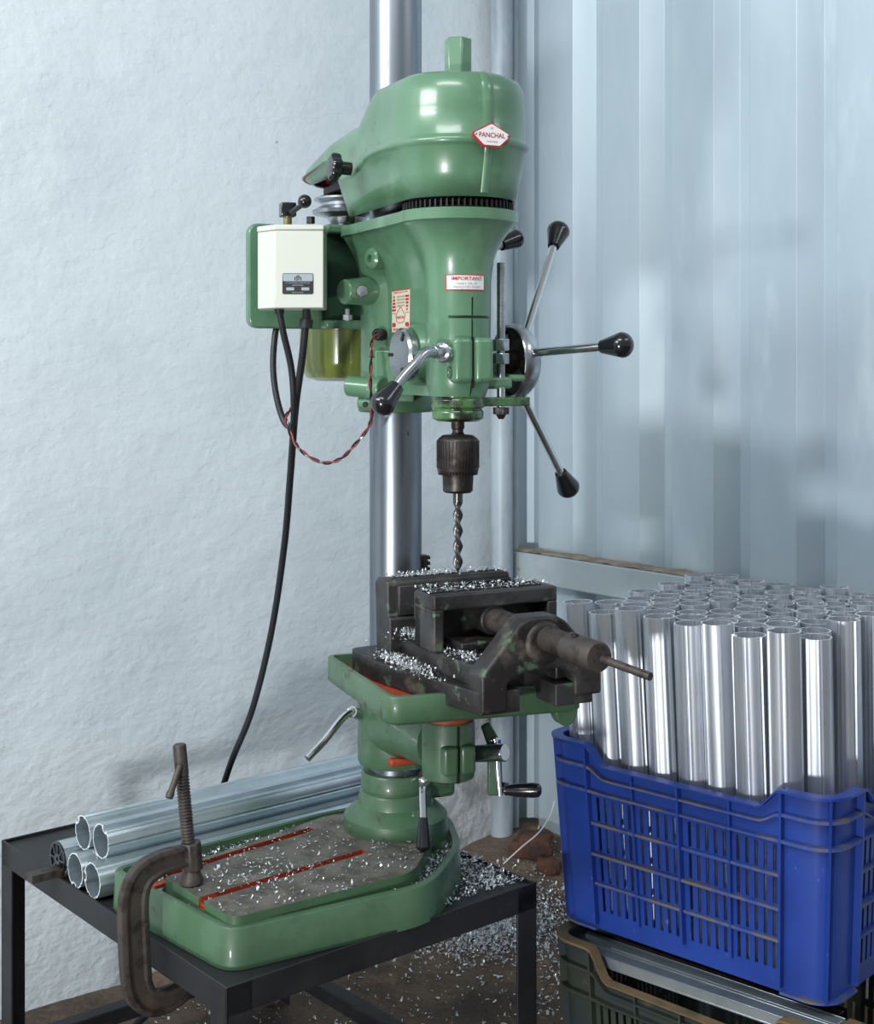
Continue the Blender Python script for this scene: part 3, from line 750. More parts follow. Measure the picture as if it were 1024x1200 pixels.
# IMPORTANT sticker
fn = bend(SP, .0476, R(14), E-(331.5-HY)*1.93/F)
pl_ = obj('oil_notice', patch(fn, -.0295, -.0112, .0295, .0112, .0004), LRED, head)
pl_['label'] = 'white rectangular notice with red border reading IMPORTANT'
obj('notice_face', patch(fn, -.0278, -.0097, .0278, .0097, .0006), WHITE, pl_)
fn2 = bend(SP, .0476, R(14), E-(331.5-HY)*1.93/F, .0026)
mb = letter('IMPORTANT', fn2, .001, .0055, .044, .0052, True)
obj('lettering', mb, LRED, pl_)
mb = letter('DAILY OIL AT', fn2, .001, -.0015, .029, .0030); letter('INDICATED POINT', fn2, .001, -.0065, .038, .0030, mb=mb)
obj('lettering', mb, LGREY, pl_)
# speed plate on the column sleeve
side = [(x, y) for x, y in dumb(.0563, .0475, .032, 90, 40) if y < -.012]
side = sorted([q for q in side if q[0] < S_*.6])
def follow(lift):
    acc = [0]
    for i in range(1, len(side)): acc.append(acc[-1]+math.dist(side[i], side[i-1]))
    j0 = min(range(len(side)), key=lambda i: abs(side[i][0]-.098)+(0 if side[i][0] > 0 else 1)); mid = acc[j0]
    def fn(x, y, d):
        t = mid+x*1.5
        for i in range(1, len(side)):
            if acc[i] >= t: break
        k = (t-acc[i-1])/(acc[i]-acc[i-1]); px_ = side[i-1][0]+(side[i][0]-side[i-1][0])*k; py_ = side[i-1][1]+(side[i][1]-side[i-1][1])*k
        tx_ = side[i][0]-side[i-1][0]; ty_ = side[i][1]-side[i-1][1]; l_ = math.hypot(tx_, ty_)
        return Hh(px_+ty_/l_*(lift+d), py_-tx_/l_*(lift+d), E-(365.5-HY)*2.1/F+y)
    return fn
fn = follow(.001)
sp_ = obj('speed_plate', patch(fn, -.0225, -.0325, .0225, .0325, .0004), mat('plate_beige', srgb(196, 190, 170), .4), head)
sp_['label'] = 'beige rating plate with red stepped pulleys, diamond and panels'
fn = follow(.0018)
mb = MB()
for i, wd in enumerate((.003, .005, .0065, .008, .009)): patch(fn, -.0165-wd/2, .0205-i*.005, -.0165+wd/2, .0235-i*.005, .0003, 2, mb, .0002)
for i, wd in enumerate((.009, .008, .0065, .005, .003)): patch(fn, .0165-wd/2, .0205-i*.005, .0165+wd/2, .0235-i*.005, .0003, 2, mb, .0002)
patch(fn, -.0205, -.0235, -.0125, -.0175, .0003, 2, mb, .0002); patch(fn, .0125, -.0235, .0205, -.0175, .0003, 2, mb, .0002)
patch(fn, -.0225, .0312, .0225, .0325, .0003, 8, mb, .0002); patch(fn, -.0225, -.0325, .0225, -.0315, .0003, 8, mb, .0002)
dm = [(0, .007), (.0115, -.006), (.0095, -.0145), (.006, -.0175), (-.006, -.0175), (-.0095, -.0145), (-.0115, -.006)]
for i in range(len(dm)):
    a = Vector(dm[i]); b = Vector(dm[(i+1) % len(dm)]); t = (b-a).normalized(); n_ = Vector((-t.y, t.x))*.0004
    mb.add([fn(*q, .0003) for q in (a-n_, b-n_, b+n_, a+n_)], [(0, 1, 2, 3)])
letter('PANCHAL', fn, 0, -.0095, .019, .0046, True, mb); letter('SPEED IN R P M', fn, 0, .0285, .034, .0022, True, mb); letter('BHAVNAGAR INDIA', fn, 0, -.0275, .036, .0036, True, mb)
letter('SPINDLE', fn, -.0165, -.003, .009, .0018, False, mb); letter('MOTOR', fn, .0165, -.003, .009, .0018, False, mb)
obj('printing', mb, LRED, sp_)
mb = MB()
for i in range(4): letter('1234 5678', fn, 0, .022-i*.0046, .019, .0026, True, mb)
obj('printing', mb, mat('plate_faded_red', srgb(150, 100, 92), .5), sp_)
# diamond badge on the cover
bc = P(570, 156.5, 1.0)
q = 0.0985+.0035; bo = Hh(S_+q+.0042, 0, 1.5375)
fnb = flat(bo, ah, Vector((-.03*dh.x, -.03*dh.y, 1)), 0)
def rhomb(w_, h_, d, t=.0012):
    mb = MB(); pts = [(-w_*.98, -.002*h_/.017), (-w_, 0), (-w_*.98, .002), (-w_*.06, h_), (w_*.06, h_), (w_*.98, .002), (w_, 0), (w_*.98, -.002), (w_*.52, -h_*.9), (w_*.44, -h_), (-w_*.44, -h_), (-w_*.52, -h_*.9)]
    return mb.loft([[fnb(x, y, d-t) for x, y in pts], [fnb(x, y, d) for x, y in pts]])
bd = obj('maker_badge', rhomb(.0292, .0165, 0, .004), LRED, cov); bd['label'] = 'white diamond badge with red border reading PANCHAL'
obj('badge_face', rhomb(.0262, .0143, .0008), WHITE, bd)
fnb2 = lambda x, y, d: fnb(x, y, d+.0013)
mb = letter('PANCHAL', fnb2, 0, -.0005, .040, .0068, True); letter('(C)', fnb2, 0, .0088, .004, .0036, False, mb)
obj('lettering', mb, LRED, bd)
mb = letter('CHIEF BRAND', fnb2, 0, -.0095, .017, .0020); obj('lettering', mb, LRED, bd)
for sx in (-1, 1):
    c = fnb(sx*.0245, -.0002, .001); mb = MB().lathe(c, dh, [(.0018, 0), (.0012, .0008), (0, .001)], 10); obj('rivet', mb, STEEL, bd)
# switch box label
o_ = P(349, 332.5, 2.03); fnl = flat(o_+Vector((0, -.0006, 0)), (1, 0, 0), Z, .0002)
def rr(w_, h_, d, y0=0, r=.003):
    pts = round_poly([(-w_, y0-h_), (w_, y0-h_), (w_, y0+h_), (-w_, y0+h_)], r, 4)
    return MB().loft([[fnl(x, y, d-.0008) for x, y in pts], [fnl(x, y, d) for x, y in pts]])
lb = obj('starter_label', rr(.023, .0155, .0), LBLK, sb); lb['label'] = 'black and silver rating label with large letters dh'
obj('label_top', rr(.0222, .0055, .0004, .0092, .002), LSIL, lb)
fl2 = lambda x, y, d: fnl(x, y, d+.0009)
obj('lettering', letter('dh', fl2, 0, .0088, .0105, .0078, True), LBLK, lb)
mb = letter('LT CONTROL STARTER 230', fl2, 0, .0012, .036, .0020, True); letter('INDUSTRIES', fl2, 0, -.0022, .016, .0018, True, mb)
for x0, x1 in ((-.017, -.0055), (.0055, .017)): mb.add([fl2(x0, -.010, 0), fl2(x1, -.010, 0), fl2(x1, -.0055, 0), fl2(x0, -.0055, 0)], [(0, 1, 2, 3)])
letter('MADE IN INDIA', fl2, 0, -.0130, .017, .0016, True, mb)
obj('lettering', mb, LSIL, lb)

# ---------------- cables ----------------
mb = MB().tube([P(358, 380, 2.07), P(354, 420, 2.09), P(346, 480, 2.13), P(340, 560, 2.2), (P(333, 640, 2.28)), P(318, 740, 2.36), P(296, 830, 2.42), P(272, 890, 2.47), P(257, 935, 2.52), P(240, 990, 2.60), P(228, 1080, 2.63), P(215, 1150, 2.55), P(180, 1182, 2.42), P(150, 1210, 2.36)], .0058, 12, 8)
tag(obj('power_cable', mb, RUBBER, press), 'long black power cable hanging from the switch box to the floor')
mb = MB().tube([P(327, 364, 2.07), P(332, 390, 2.08), P(341, 430, 2.10), P(344, 468, 2.115), P(343, 498, 2.14), P(333, 494, 2.16), P(324, 465, 2.17), P(320, 430, 2.18), P(322, 395, 2.19), P(326, 375, 2.2)], .0052, 12, 8)
tag(obj('motor_cable', mb, RUBBER, press), 'looped black cable from switch box to motor')
wire = smooth([P(443, 391, 2.09), P(436, 400, 2.07), P(435, 420, 2.06), P(434, 450, 2.05), P(436, 480, 2.06), P(432, 500, 2.06), P(415, 522, 2.07), P(398, 538, 2.08), P(378, 542, 2.09), P(355, 530, 2.11), P(342, 512, 2.12), P(335, 490, 2.125), P(342, 478, 2.12)], 22)
for ph, m_, nm in ((0, WRED, 'red strand'), (math.pi, BLACKP, 'black strand')):
    pts = []
    for i, p in enumerate(wire):
        d = (wire[min(i+1, len(wire)-1)]-wire[max(0, i-1)]).normalized(); s = d.cross(Vector((0, 1, 0))).normalized(); t = d.cross(s)
        a = i*.24+ph; pts.append(p+s*.0016*math.cos(a)+t*.0016*math.sin(a))
    o = obj('twisted_wire', MB().tube(pts, .0015, 6, 0), m_, press); o['label'] = nm+' of the thin twisted red and black wire'

# ---------------- machine vise ----------------
wv = Vector((math.sin(R(26)), -math.cos(R(26)), 0)); jv = Vector((-wv.y, wv.x, 0))
VO = Vector((.0015, 2.045, 0)); TF = .770
vise = thing('machine_vise', 'heavy dark cast iron machine vise with thick screw, chip covered, on the green tray table', 'vise', (VO.x+wv.x*.12, VO.y+wv.y*.12, TF))
def vp(w_, j_, z): return VO+wv*w_+jv*j_+Z*z
def vprism(mb, pts, z0, z1): return mb.loft([[vp(a, b, z0) for a, b in pts], [vp(a, b, z1) for a, b in pts]])
mb = MB()
fp = round_poly([(-.055, -.122), (.045, -.124), (.14, -.108), (.285, -.078), (.285, -.02), (-.06, -.02)], [.02, .02, .03, .004, .002, .002], 5)
fpm = [(a, -b+.014) for a, b in fp][::-1]
vprism(mb, fp, TF+.001, TF+.030); vprism(mb, fpm, TF+.001, TF+.030)
vprism(mb, [(-.06, -.022), (.2, -.022), (.2, .036), (-.06, .036)], TF+.001, TF+.028)
body = obj('bed_flange', mb, IRON, vise, bevel=.003)
cut_ = None
mb = MB()
vprism(mb, [(.0, -.082), (.262, -.070), (.262, -.030), (.0, -.035)], TF+.028, .828)
vprism(mb, [(.0, .096), (.0, .050), (.262, .048), (.262, .088)], TF+.028, .828)
bed = obj('bed_way', mb, IRON, vise, bevel=.003)
mb = MB().loft([[vp(a, j, z) for a, z in ((-.002, TF+.025), (.046, TF+.025), (.046, .858), (.038, .862), (.038, .907), (.034, .912), (.002, .912), (-.008, .905))] for j in (-.100, .102)])
fj = obj('fixed_jaw', mb, IRON, vise, bevel=.003)
mb = MB().frame(VO, wv, jv, Z, (.036, -.085, .862), (.046, .102, .904)); obj('jaw_plate', mb, IRON, fj, bevel=.0015)
# moving jaw: hollow block with windows
mb = MB()
M0, M1 = .100, .163
vprism(mb, [(M0, -.086), (M1, -.086), (M1, .110), (M0, .110)], .886, .908)
vprism(mb, [(M0, -.086), (M1, -.086), (M1, -.070), (M0, -.070)], .829, .888); vprism(mb, [(M0, .094), (M1, .094), (M1, .110), (M0, .110)], .829, .888)
vprism(mb, [(M0, -.086), (M0+.022, -.086), (M0+.022, .110), (M0, .110)], .829, .90)
vprism(mb, [(M0, -.05), (M1+.012, -.05), (M1+.012, .06), (M0, .06)], .829, .842)
mb.cyl(vp(M0+.01, .012, .866), vp(M1-.006, .012, .866), .022, n=24)
mj = obj('moving_jaw', mb, IRON, vise, bevel=.003)
mb = MB().frame(VO, wv, jv, Z, (M0-.008, -.083, .864), (M0+.001, .106, .904)); obj('jaw_plate', mb, IRON, mj, bevel=.0015)
for a0 in (.012, .118, .138):
    mb = MB().frame(VO, wv, jv, Z, (a0, -.085, .907), (a0+.006, .095, .9135 if a0 < .05 else .9105)); obj('jaw_ridge', mb, IRON, fj if a0 < .05 else mj, bevel=.001)
# yoke
yk = [(-.078, .772), (-.040, .772), (-.040, .808), (-.018, .822), (.046, .822), (.062, .806), (.062, .782), (.104, .782), (.104, .812), (.092, .838), (.048, .884), (.034, .892), (-.008, .892), (-.022, .884), (-.078, .822)]
mb = MB().loft([[vp(.248, j, z) for j, z in yk], [vp(.288, j, z) for j, z in yk]])
mb.lathe(vp(.286, .014, .858), wv, [(.030, 0), (.027, .008), (.02, .009)], 28)
obj('screw_yoke', mb, IRON, vise, bevel=.004, seg=3)
AX = lambda a: vp(a, .013+(a-.2)*.03, .866-(a-.2)*.02)
mb = MB()
d = (AX(.4)-AX(.1)).normalized(); prof = []
for i in range(140):
    h = i*.0009; prof.append((.0150+(.0016 if i % 5 < 3 else -.0008), .158+h))
prof = [(.0165, .07), (.0165, .157)]+prof+[(.0145, .285)]
mb.lathe(AX(.06), d, prof, 28)
scw = obj('vise_screw', mb, RUST, vise)
mb = MB().lathe(AX(.345), d, [(.016, 0), (.019, .002), (.0195, .064), (.018, .068), (0, .0685)], 32); hd = obj('screw_head', mb, RUST, scw)
hb = AX(.392); he = P(762, 793, hb.y-.07)
sd_ = (he-hb).normalized(); mb = MB().cyl(hb-sd_*.03, he, .0052, n=16)
obj('screw_handle', mb, RUST, scw)
mb = MB().lathe(AX(.368)+Z*.018-d*.0-jv*.006, Z, [(.005, 0), (.005, .003), (.003, .004)], 12); obj('grub_screw', mb, DSTEEL, scw)

# ---------------- stand ----------------
fz = TZ; N0 = PZ(265, 1161, fz); R0 = PZ(642, 1042, fz); L0 = PZ(-20, 992, fz)
n0 = N0.xy; fu = ((R0-N0)+(L0-N0).cross(Z)*((R0-N0).length/(L0-N0).length)).normalized(); fu = Vector((fu.x, fu.y, 0)).normalized(); fv = Vector((-fu.y, fu.x, 0))
lu = (R0-N0).dot(fu); lv_ = (L0-N0).dot(fv)
N0 = Vector((N0.x, N0.y, 0))
stand = thing('steel_stand', 'low black painted angle iron stand holding the green drill press', 'stand', (N0.x+fu.x*lu/2+fv.x*lv_/2, N0.y+fu.y*lu/2+fv.y*lv_/2, 0))
def fbox(mb, a, b, zz): return mb.frame(N0, fu, fv, Z, (a[0], b[0], zz[0]), (a[1], b[1], zz[1]))
T = .004; W = .040
def rail_(segs):
    mb = MB()
    for s in segs: fbox(mb, *s)
    return obj('top_rail', mb, FRAME, stand, bevel=.001)
ztop = fz+.004
rail_([((0, lu), (0, T), (ztop-W, ztop)), ((T, lu-T), (T, W*.6), (ztop-W, ztop-W+T))])
rail_([((0, lu), (lv_-T, lv_), (ztop-W, ztop)), ((T, lu-T), (lv_-W*.6, lv_-T), (ztop-W, ztop-W+T))])
rail_([((0, T), (T, lv_-T), (ztop-W, ztop)), ((T, W*.6), (W, lv_-W), (ztop-W, ztop-W+T))])
rail_([((lu-T, lu), (T, lv_-T), (ztop-W, ztop)), ((lu-W*.6, lu-T), (W, lv_-W), (ztop-W, ztop-W+T))])
for a, b in ((0, 0), (1, 0), (0, 1), (1, 1)):
    mb = MB(); x0 = a*(lu-W); y0 = b*(lv_-W)
    fx = (x0, x0+T) if a == 0 else (x0+W-T, x0+W); fy = (y0, y0+T) if b == 0 else (y0+W-T, y0+W)
    fbox(mb, (x0, x0+W), fy, (.0, ztop-.001)); fbox(mb, fx, (y0, y0+W), (.0, ztop-.0012))
    obj('leg', mb, FRAME, stand, bevel=.001)
mb = MB(); fbox(mb, (T, lu-T), (T, lv_-T), (fz-.006, fz-.001)); obj('top_plate', mb, FRAME, stand)
lz = .09
for s in ([((.03, lu-.03), (lv_-W, lv_-W+.03), (lz-.015, lz+.012))], [((lu-W, lu-W+.03), (.03, lv_-.03), (lz-.015, lz+.012))], [((.01, .035), (.03, lv_-.03), (lz-.06, lz-.035))]):
    mb = MB()
    for q in s: fbox(mb, *q)
    obj('lower_rail', mb, FRAME, stand, bevel=.002)
mb = MB(); q = PZ(57, 1024, fz+.002)
mb.frame((q.x, q.y, 0), fu, fv, Z, (-.04, -.03, fz+.004), (.05, -.008, fz+.016)); 
tag(obj('cleat', mb, RUST, stand), 'rusty bar tacked to the stand corner')

# ---------------- C clamp ----------------
cu = (PZ(225, 1036, .492)); cu = Vector((cu.x, cu.y, 0)); cd = -fu
clamp = thing('g_clamp', 'rusty brown iron screw clamp gripping the press base to the stand edge', 'clamp', (cu.x+cd.x*.1, cu.y+cd.y*.1, .33))
def cp(x, z): return cu-cd*x+Z*z      # x positive = towards the screw side
# spine path: upper arm tip above the pad, round corner, down, lower jaw under the rail
path = [(.010, .532), (-.02, .535), (-.055, .532), (-.080, .520), (-.091, .492), (-.090, .44), (-.088, .40), (-.084, .37), (-.070, .348), (-.045, .340), (-.020, .344), (-.002, .352)]
pth = smooth([cp(*p) for p in path], 5); mb = MB(); rings = []
for i, p in enumerate(pth):
    t = i/(len(pth)-1); d = (pth[min(i+1, len(pth)-1)]-pth[max(0, i-1)]).normalized(); side = Vector((-cd.y, cd.x, 0)); nrm = d.cross(side).normalized()
    hw = .012+.009*math.sin(math.pi*min(1, t*1.05)); th = .0085
    def sec(a, b): return p+nrm*a*hw+side*b*th
    rings.append([sec(-1, -.8), sec(-.8, -1), sec(-.62, -1), sec(-.5, -.45), sec(.5, -.45), sec(.62, -1), sec(.8, -1), sec(1, -.8), sec(1, .8), sec(.8, 1), sec(.62, 1), sec(.5, .45), sec(-.5, .45), sec(-.62, 1), sec(-.8, 1), sec(-1, .8)])
mb.loft(rings); fr = obj('clamp_frame', mb, RUST, clamp, ang=50)
mb = MB().cyl(cp(.002, .512), cp(-.002, .552), .0145, n=8); obj('threaded_boss', mb, RUST, clamp, bevel=.002); obj('anvil', MB().cyl(cp(-.006, .351), cp(-.006, .378), .012, .010, n=16), RUST, clamp, bevel=.002)
sb0 = cp(0, .494); st0 = P(210, 872, cu.y+.0)
ax_ = (st0-sb0).normalized(); Ls = (st0-sb0).length
prof = [(.016, 0), (.0165, .004), (.0125, .016), (.009, .020), (.0085, .03)]
h = .03
while h < Ls-.045: prof += [(.0078, h), (.0096, h+.0015), (.0096, h+.0025), (.0078, h+.004)]; h += .0045
prof += [(.0095, h+.001), (.0095, Ls-.002), (.0075, Ls)]
mb = MB().lathe(sb0, ax_, prof, 20); cs = obj('clamp_screw', mb, RUST, clamp)
ha = P(211, 897, st0.y-.008); hb2 = P(199, 932, st0.y-.03); mb = MB().cyl(ha, hb2, .0045, n=12); mb.lathe(hb2, hb2-ha, [(.005, -.006), (.006, -.002), (.005, .004)], 12); obj('tommy_bar', mb, RUST, cs)

# ---------------- aluminium tubes ----------------
def profile(Rr, seed=0, th=.0014):
    out = []; inn = []
    n = 90
    for i in range(n):
        a = 2*math.pi*i/n; r = Rr; ri = Rr-th
        dg = (math.degrees(a)+seed*47) % 360
        if dg < 9 or dg > 351: r = Rr*.80; ri = r-th
        elif dg < 19 or dg > 341: r = Rr*1.045; ri = Rr*.78
        for c_ in (62, 118, 242, 298):
            if abs(dg-c_) < 4.5: r = Rr*.945; ri = r-th
            elif abs(dg-c_) < 9: r = Rr*1.03
        if abs(dg-180) < 5: r = Rr*1.05
        out.append((r*math.cos(a), r*math.sin(a))); inn.append((ri*math.cos(a), ri*math.sin(a)))
    return out, inn
def tubemesh(name, Rr, L, seed, m_=None):
    out, inn = profile(Rr, seed, .0017); n = len(out); vs = []
    for z in (0, L): vs += [(x, y, z) for x, y in out]+[(x, y, z) for x, y in inn]
    fs = []; mi = []
    for j in range(n):
        k = (j+1) % n
        fs += [(j, k, 2*n+k, 2*n+j), (n+k, n+j, 3*n+j, 3*n+k), (2*n+j, 2*n+k, 3*n+k, 3*n+j), (k, j, n+j, n+k)]; mi += [0, 0, 1, 1]
    me = bpy.data.meshes.new(name); me.from_pydata(vs, [], fs); me.materials.append(m_ or ALU); me.materials.append(ALUT)
    me.polygons.foreach_set('material_index', mi); me.shade_smooth(); me.set_sharp_from_angle(angle=R(40)); return me
def place(o, a, b, spin=0):
    d = (b-a); q = d.to_track_quat('Z', 'Y'); o.location = a; o.rotation_mode = 'QUATERNION'
    from mathutils import Quaternion
    o.rotation_quaternion = q @ Quaternion((0, 0, 1), spin)

# bundle lying on the stand beside the base
bz = fz+.0275
def tstart(px, v_, z):
    k = (px-512)/F; Y = v_/(V.x*k+V.y); return Vector((k*Y, Y, z))
bund = [(108, 1.894, bz, 'lower', 'aluminium tube lying lowest against the green base, open end forward'),
        (88, 1.948, bz, 'lower', 'aluminium tube lying in the lower layer, behind the one against the green base'),
        (69, 2.012, bz, 'cap', 'round aluminium tube with black spoked plastic end cap on the stand'),
        (118, 1.921, bz+.0455, 'upper', 'aluminium tube resting on top of the pile, nearest the green base'),
        (97, 1.9745, bz+.0455, 'upper', 'aluminium tube resting on top of the pile, beside the capped tube')]
for i, (px, v_, z, kd_, lab) in enumerate(bund):
    a = tstart(px, v_, z); L = .60 if i != 1 else .56
    t = thing('aluminium_tube', lab, 'tube', a, 'aluminium tubes lying on the stand')
    o = bpy.data.objects.new('tube_body', tubemesh('tube_body', .0262, L, i*1.7, ALUB)); col.objects.link(o); o.parent = t
    place(o, Vector((0, 0, 0)), U*L)
    if kd_ == 'cap':
        mb = MB(); 
        for r0_, r1_ in ((.0232, .0268), (.0035, .009)):
            ringp = lambda r, h: [a+U*h+(V*math.cos(2*math.pi*j/32)+Z*math.sin(2*math.pi*j/32))*r for j in range(32)]
            mb.loft([ringp(r0_, -.003), ringp(r1_, -.003), ringp(r1_, -.0004), ringp(r0_, -.0004)], closed=True)
        for k in range(8):
            an = k*math.pi/4; d_ = V*math.cos(an)+Z*math.sin(an); s_ = -V*math.sin(an)+Z*math.cos(an)
            mb.frame(a, d_, s_, U, (.008, -.0014, -.003), (.024, .0014, -.001))
        tag(obj('end_cap', mb, BLACKP, t), 'black plastic spoked end cap')
# flat aluminium sheet strip against the wall side of the pile
mb = MB(); a = tstart(150, 2.085, fz+.008); mb.frame(a, U, V, Z, (0, -.02, 0), (.5, .02, .012)); mb.frame(a, U, V, Z, (0, .016, .012), (.5, .02, .04))
tag(obj('aluminium_channel', mb, ALUB, None, bevel=.001, origin=a), 'flat aluminium channel lying on the wall side of the tube pile', 'metal bar')

# ---------------- crates ----------------
def crate(name, near, far, width, z0, h, m_body, m_rib, label, dip, cat='crate', rows=4, m_rim=None):
    near = Vector((near.x, near.y, 0)); far = Vector((far.x, far.y, 0))
    e1 = (far-near).normalized(); Lx = (far-near).length; e2 = Vector((-e1.y, e1.x, 0))
    if e2.y < 0: e2 = -e2
    ctr = near+e1*Lx/2+e2*width/2
    t = thing(name, label, cat, (ctr.x, ctr.y, z0))
    rc = .035
    # perimeter path: starts mid of side A (near->far side)
    segs = []; hx = Lx/2; hy = width/2
    def path(s, side):
        """side frames: s runs along the side from -half to half (incl. half the corner arcs)"""
        half = (hx if side % 2 == 0 else hy); oth = (hy if side % 2 == 0 else hx)
        q = half-rc; arc = rc*math.pi/4
        if abs(s) <= q: x, y, nx_, ny_ = s, -oth, 0, -1
        else:
            sg = 1 if s > 0 else -1; a = (abs(s)-q)/rc
            x = sg*(q+rc*math.sin(a)); y = -oth+rc-rc*math.cos(a); nx_ = sg*math.sin(a); ny_ = -math.cos(a)
        for _ in range(side): x, y, nx_, ny_ = -y, x, -ny_, nx_
        return x, y, nx_, ny_
    HB = h*.742
    def mp(s, d, z, side):
        x, y, nx_, ny_ = path(s, side); half = (hx if side % 2 == 0 else hy)
        k = .935+.065*z/h
        x = (x+nx_*d)*k; y = (y+ny_*d)*k
        if z > HB:
            dp = dip*(1-sst(half*.55, half*.70, abs(s))); z = HB+(z-HB)*((h-dp-HB)/(h-HB))
        # axes: +x along e1, outward of side 0 is -e2
        return ctr+e1*x+e2*y+Z*(z0+z)
    wall = .003
    def rbox(mb, side, s0, s1, d0, d1, za, zb, ns=None):
        ns = ns or max(1, int((s1-s0)/.012)); vs = []
        for i in range(ns+1):
            s = s0+(s1-s0)*i/ns
            vs.append([mp(s, d0, za, side), mp(s, d1, za, side), mp(s, d1, zb, side), mp(s, d0, zb, side)])
        return mb.loft(vs)
    for side in range(4):
        half = (hx if side % 2 == 0 else hy); send = half-rc+rc*math.pi/4
        post = half*.70
        # slotted wall panel
        sl = [-send, -send+.010, -send+.02, -post-.012, -post]; holes_x = []
        nb = 4
        edges = [-post+.006, -post/2-.004, -post/2+.004, -.006, .006, post/2-.004, post/2+.004, post-.006]
        xs = set(round(x, 5) for x in sl+[-x for x in sl]+edges); hx_ranges = []
        for b in range(4):
            a_, b_ = edges[2*b], edges[2*b+1]; nsl = 5; cell = (b_-a_)/nsl
            for c_ in range(nsl):
                u0 = a_+cell*(c_+.31); u1 = a_+cell*(c_+.69); xs.add(round(u0, 5)); xs.add(round(u1, 5)); hx_ranges.append((u0, u1))
        xs = sorted(xs)
        zr = []; zl = h*.09; zh = h*.735; rh = (zh-zl)/rows
        zsl = {0, h*.742, h*.87, h}
        for r_ in range(rows):
            a_ = zl+rh*r_+.004; b_ = zl+rh*(r_+1)-.006; zr.append((a_, b_)); zsl |= {round(a_, 5), round(b_, 5)}
        zsl = sorted(zsl); mb = MB(); idx = {}
        def vid(i, j, l):
            k = (i, j, l)
            if k not in idx: idx[k] = len(mb.v); mb.v.append(mp(xs[i], -wall*l, zsl[j], side))
            return idx[k]
        def hole(i, j):
            if i < 0 or j < 0 or i >= len(xs)-1 or j >= len(zsl)-1: return False
            xm = (xs[i]+xs[i+1])/2; zm = (zsl[j]+zsl[j+1])/2
            return any(a_ < xm < b_ for a_, b_ in hx_ranges) and any(a_ < zm < b_ for a_, b_ in zr)
        for i in range(len(xs)-1):
            for j in range(len(zsl)-1):
                if hole(i, j): continue
                for l in (0, 1): mb.f.append((vid(i, j, l), vid(i+1, j, l), vid(i+1, j+1, l), vid(i, j+1, l))); mb.m.append(0)
                for (di, dj, e) in ((-1, 0, ((i, j), (i, j+1))), (1, 0, ((i+1, j), (i+1, j+1))), (0, -1, ((i, j), (i+1, j))), (0, 1, ((i, j+1), (i+1, j+1)))):
                    if hole(i+di, j+dj): mb.f.append((vid(*e[0], 0), vid(*e[1], 0), vid(*e[1], 1), vid(*e[0], 1))); mb.m.append(0)
        pn = obj('side_panel', mb, m_body, t)
        # ribs
        for zz, dd_ in ((h*.742, .011), (h*.87, .010)):
            mb = MB(); rbox(mb, side, -send, send, -.001, dd_, zz, zz+.005, 44); obj('horizontal_rib', mb, m_rib, pn)
        for r_ in range(1, rows):
            mb = MB(); zz = zl+rh*r_-.002; rbox(mb, side, -post, post, -.001, .010 if r_*2 == rows else .006, zz, zz+.0045); obj('horizontal_rib', mb, m_rib, pn)
        mb = MB()
        for s in (-post, 0, post): mb = MB(); rbox(mb, side, s-.0018, s+.0018, -.001, .011, h*.03 if s else h*.08, h*.985, 1); obj('vertical_rib', mb, m_body, pn)
        for s in (-post/2, post/2): mb = MB(); rbox(mb, side, s-.0015, s+.0015, -.001, .006, h*.09, h*.985, 1); obj('vertical_rib', mb, m_body, pn)
        for s in (-send,): mb = MB(); rbox(mb, side, s-.0015, s+.0015, -.001, .011, 0, h*.985, 1)
        obj('vertical_rib', mb, m_body, pn)
        mb = MB(); rbox(mb, side, -send, send, -.006, .013, h-.004, h, 60); obj('rim', mb, m_rim or m_body, pn)
        obj('foot_rib', rbox(MB(), side, -send, -post, -.001, .010, 0, .004, 12), m_rib, pn); obj('foot_rib', rbox(MB(), side, post, send, -.001, .010, 0, .004, 12), m_rib, pn)
    k = .93
    cs_ = [ctr+e1*x*k+e2*y*k+Z*z0 for x, y in round_poly([(-hx, -hy), (hx, -hy), (hx, hy), (-hx, hy)], rc, 5)]
    mb = MB().loft([cs_, [p+Z*.005 for p in cs_]]); obj('crate_floor', mb, m_body, t)
    return ctr, e1, e2, Lx
zb_ = .325; hb_ = .298
nr = PZ(975, 937, zb_+hb_); fr_ = PZ(645, 860, zb_+hb_)
ctr, e1, e2, Lx = crate('plastic_crate', nr, fr_, .52, zb_, hb_, BLUE, BLUER, 'blue slotted plastic crate holding upright aluminium tubes', .030)
n2 = nr-e2*.035-e1*.02; f2 = fr_-e2*.028-e1*.032
crate('plastic_crate', n2, f2, .40, .0, .318, DCRATE, DCRATE, 'dark dusty plastic crate under the blue crate, brown rim with a dip', .045, m_rim=DCRIM)

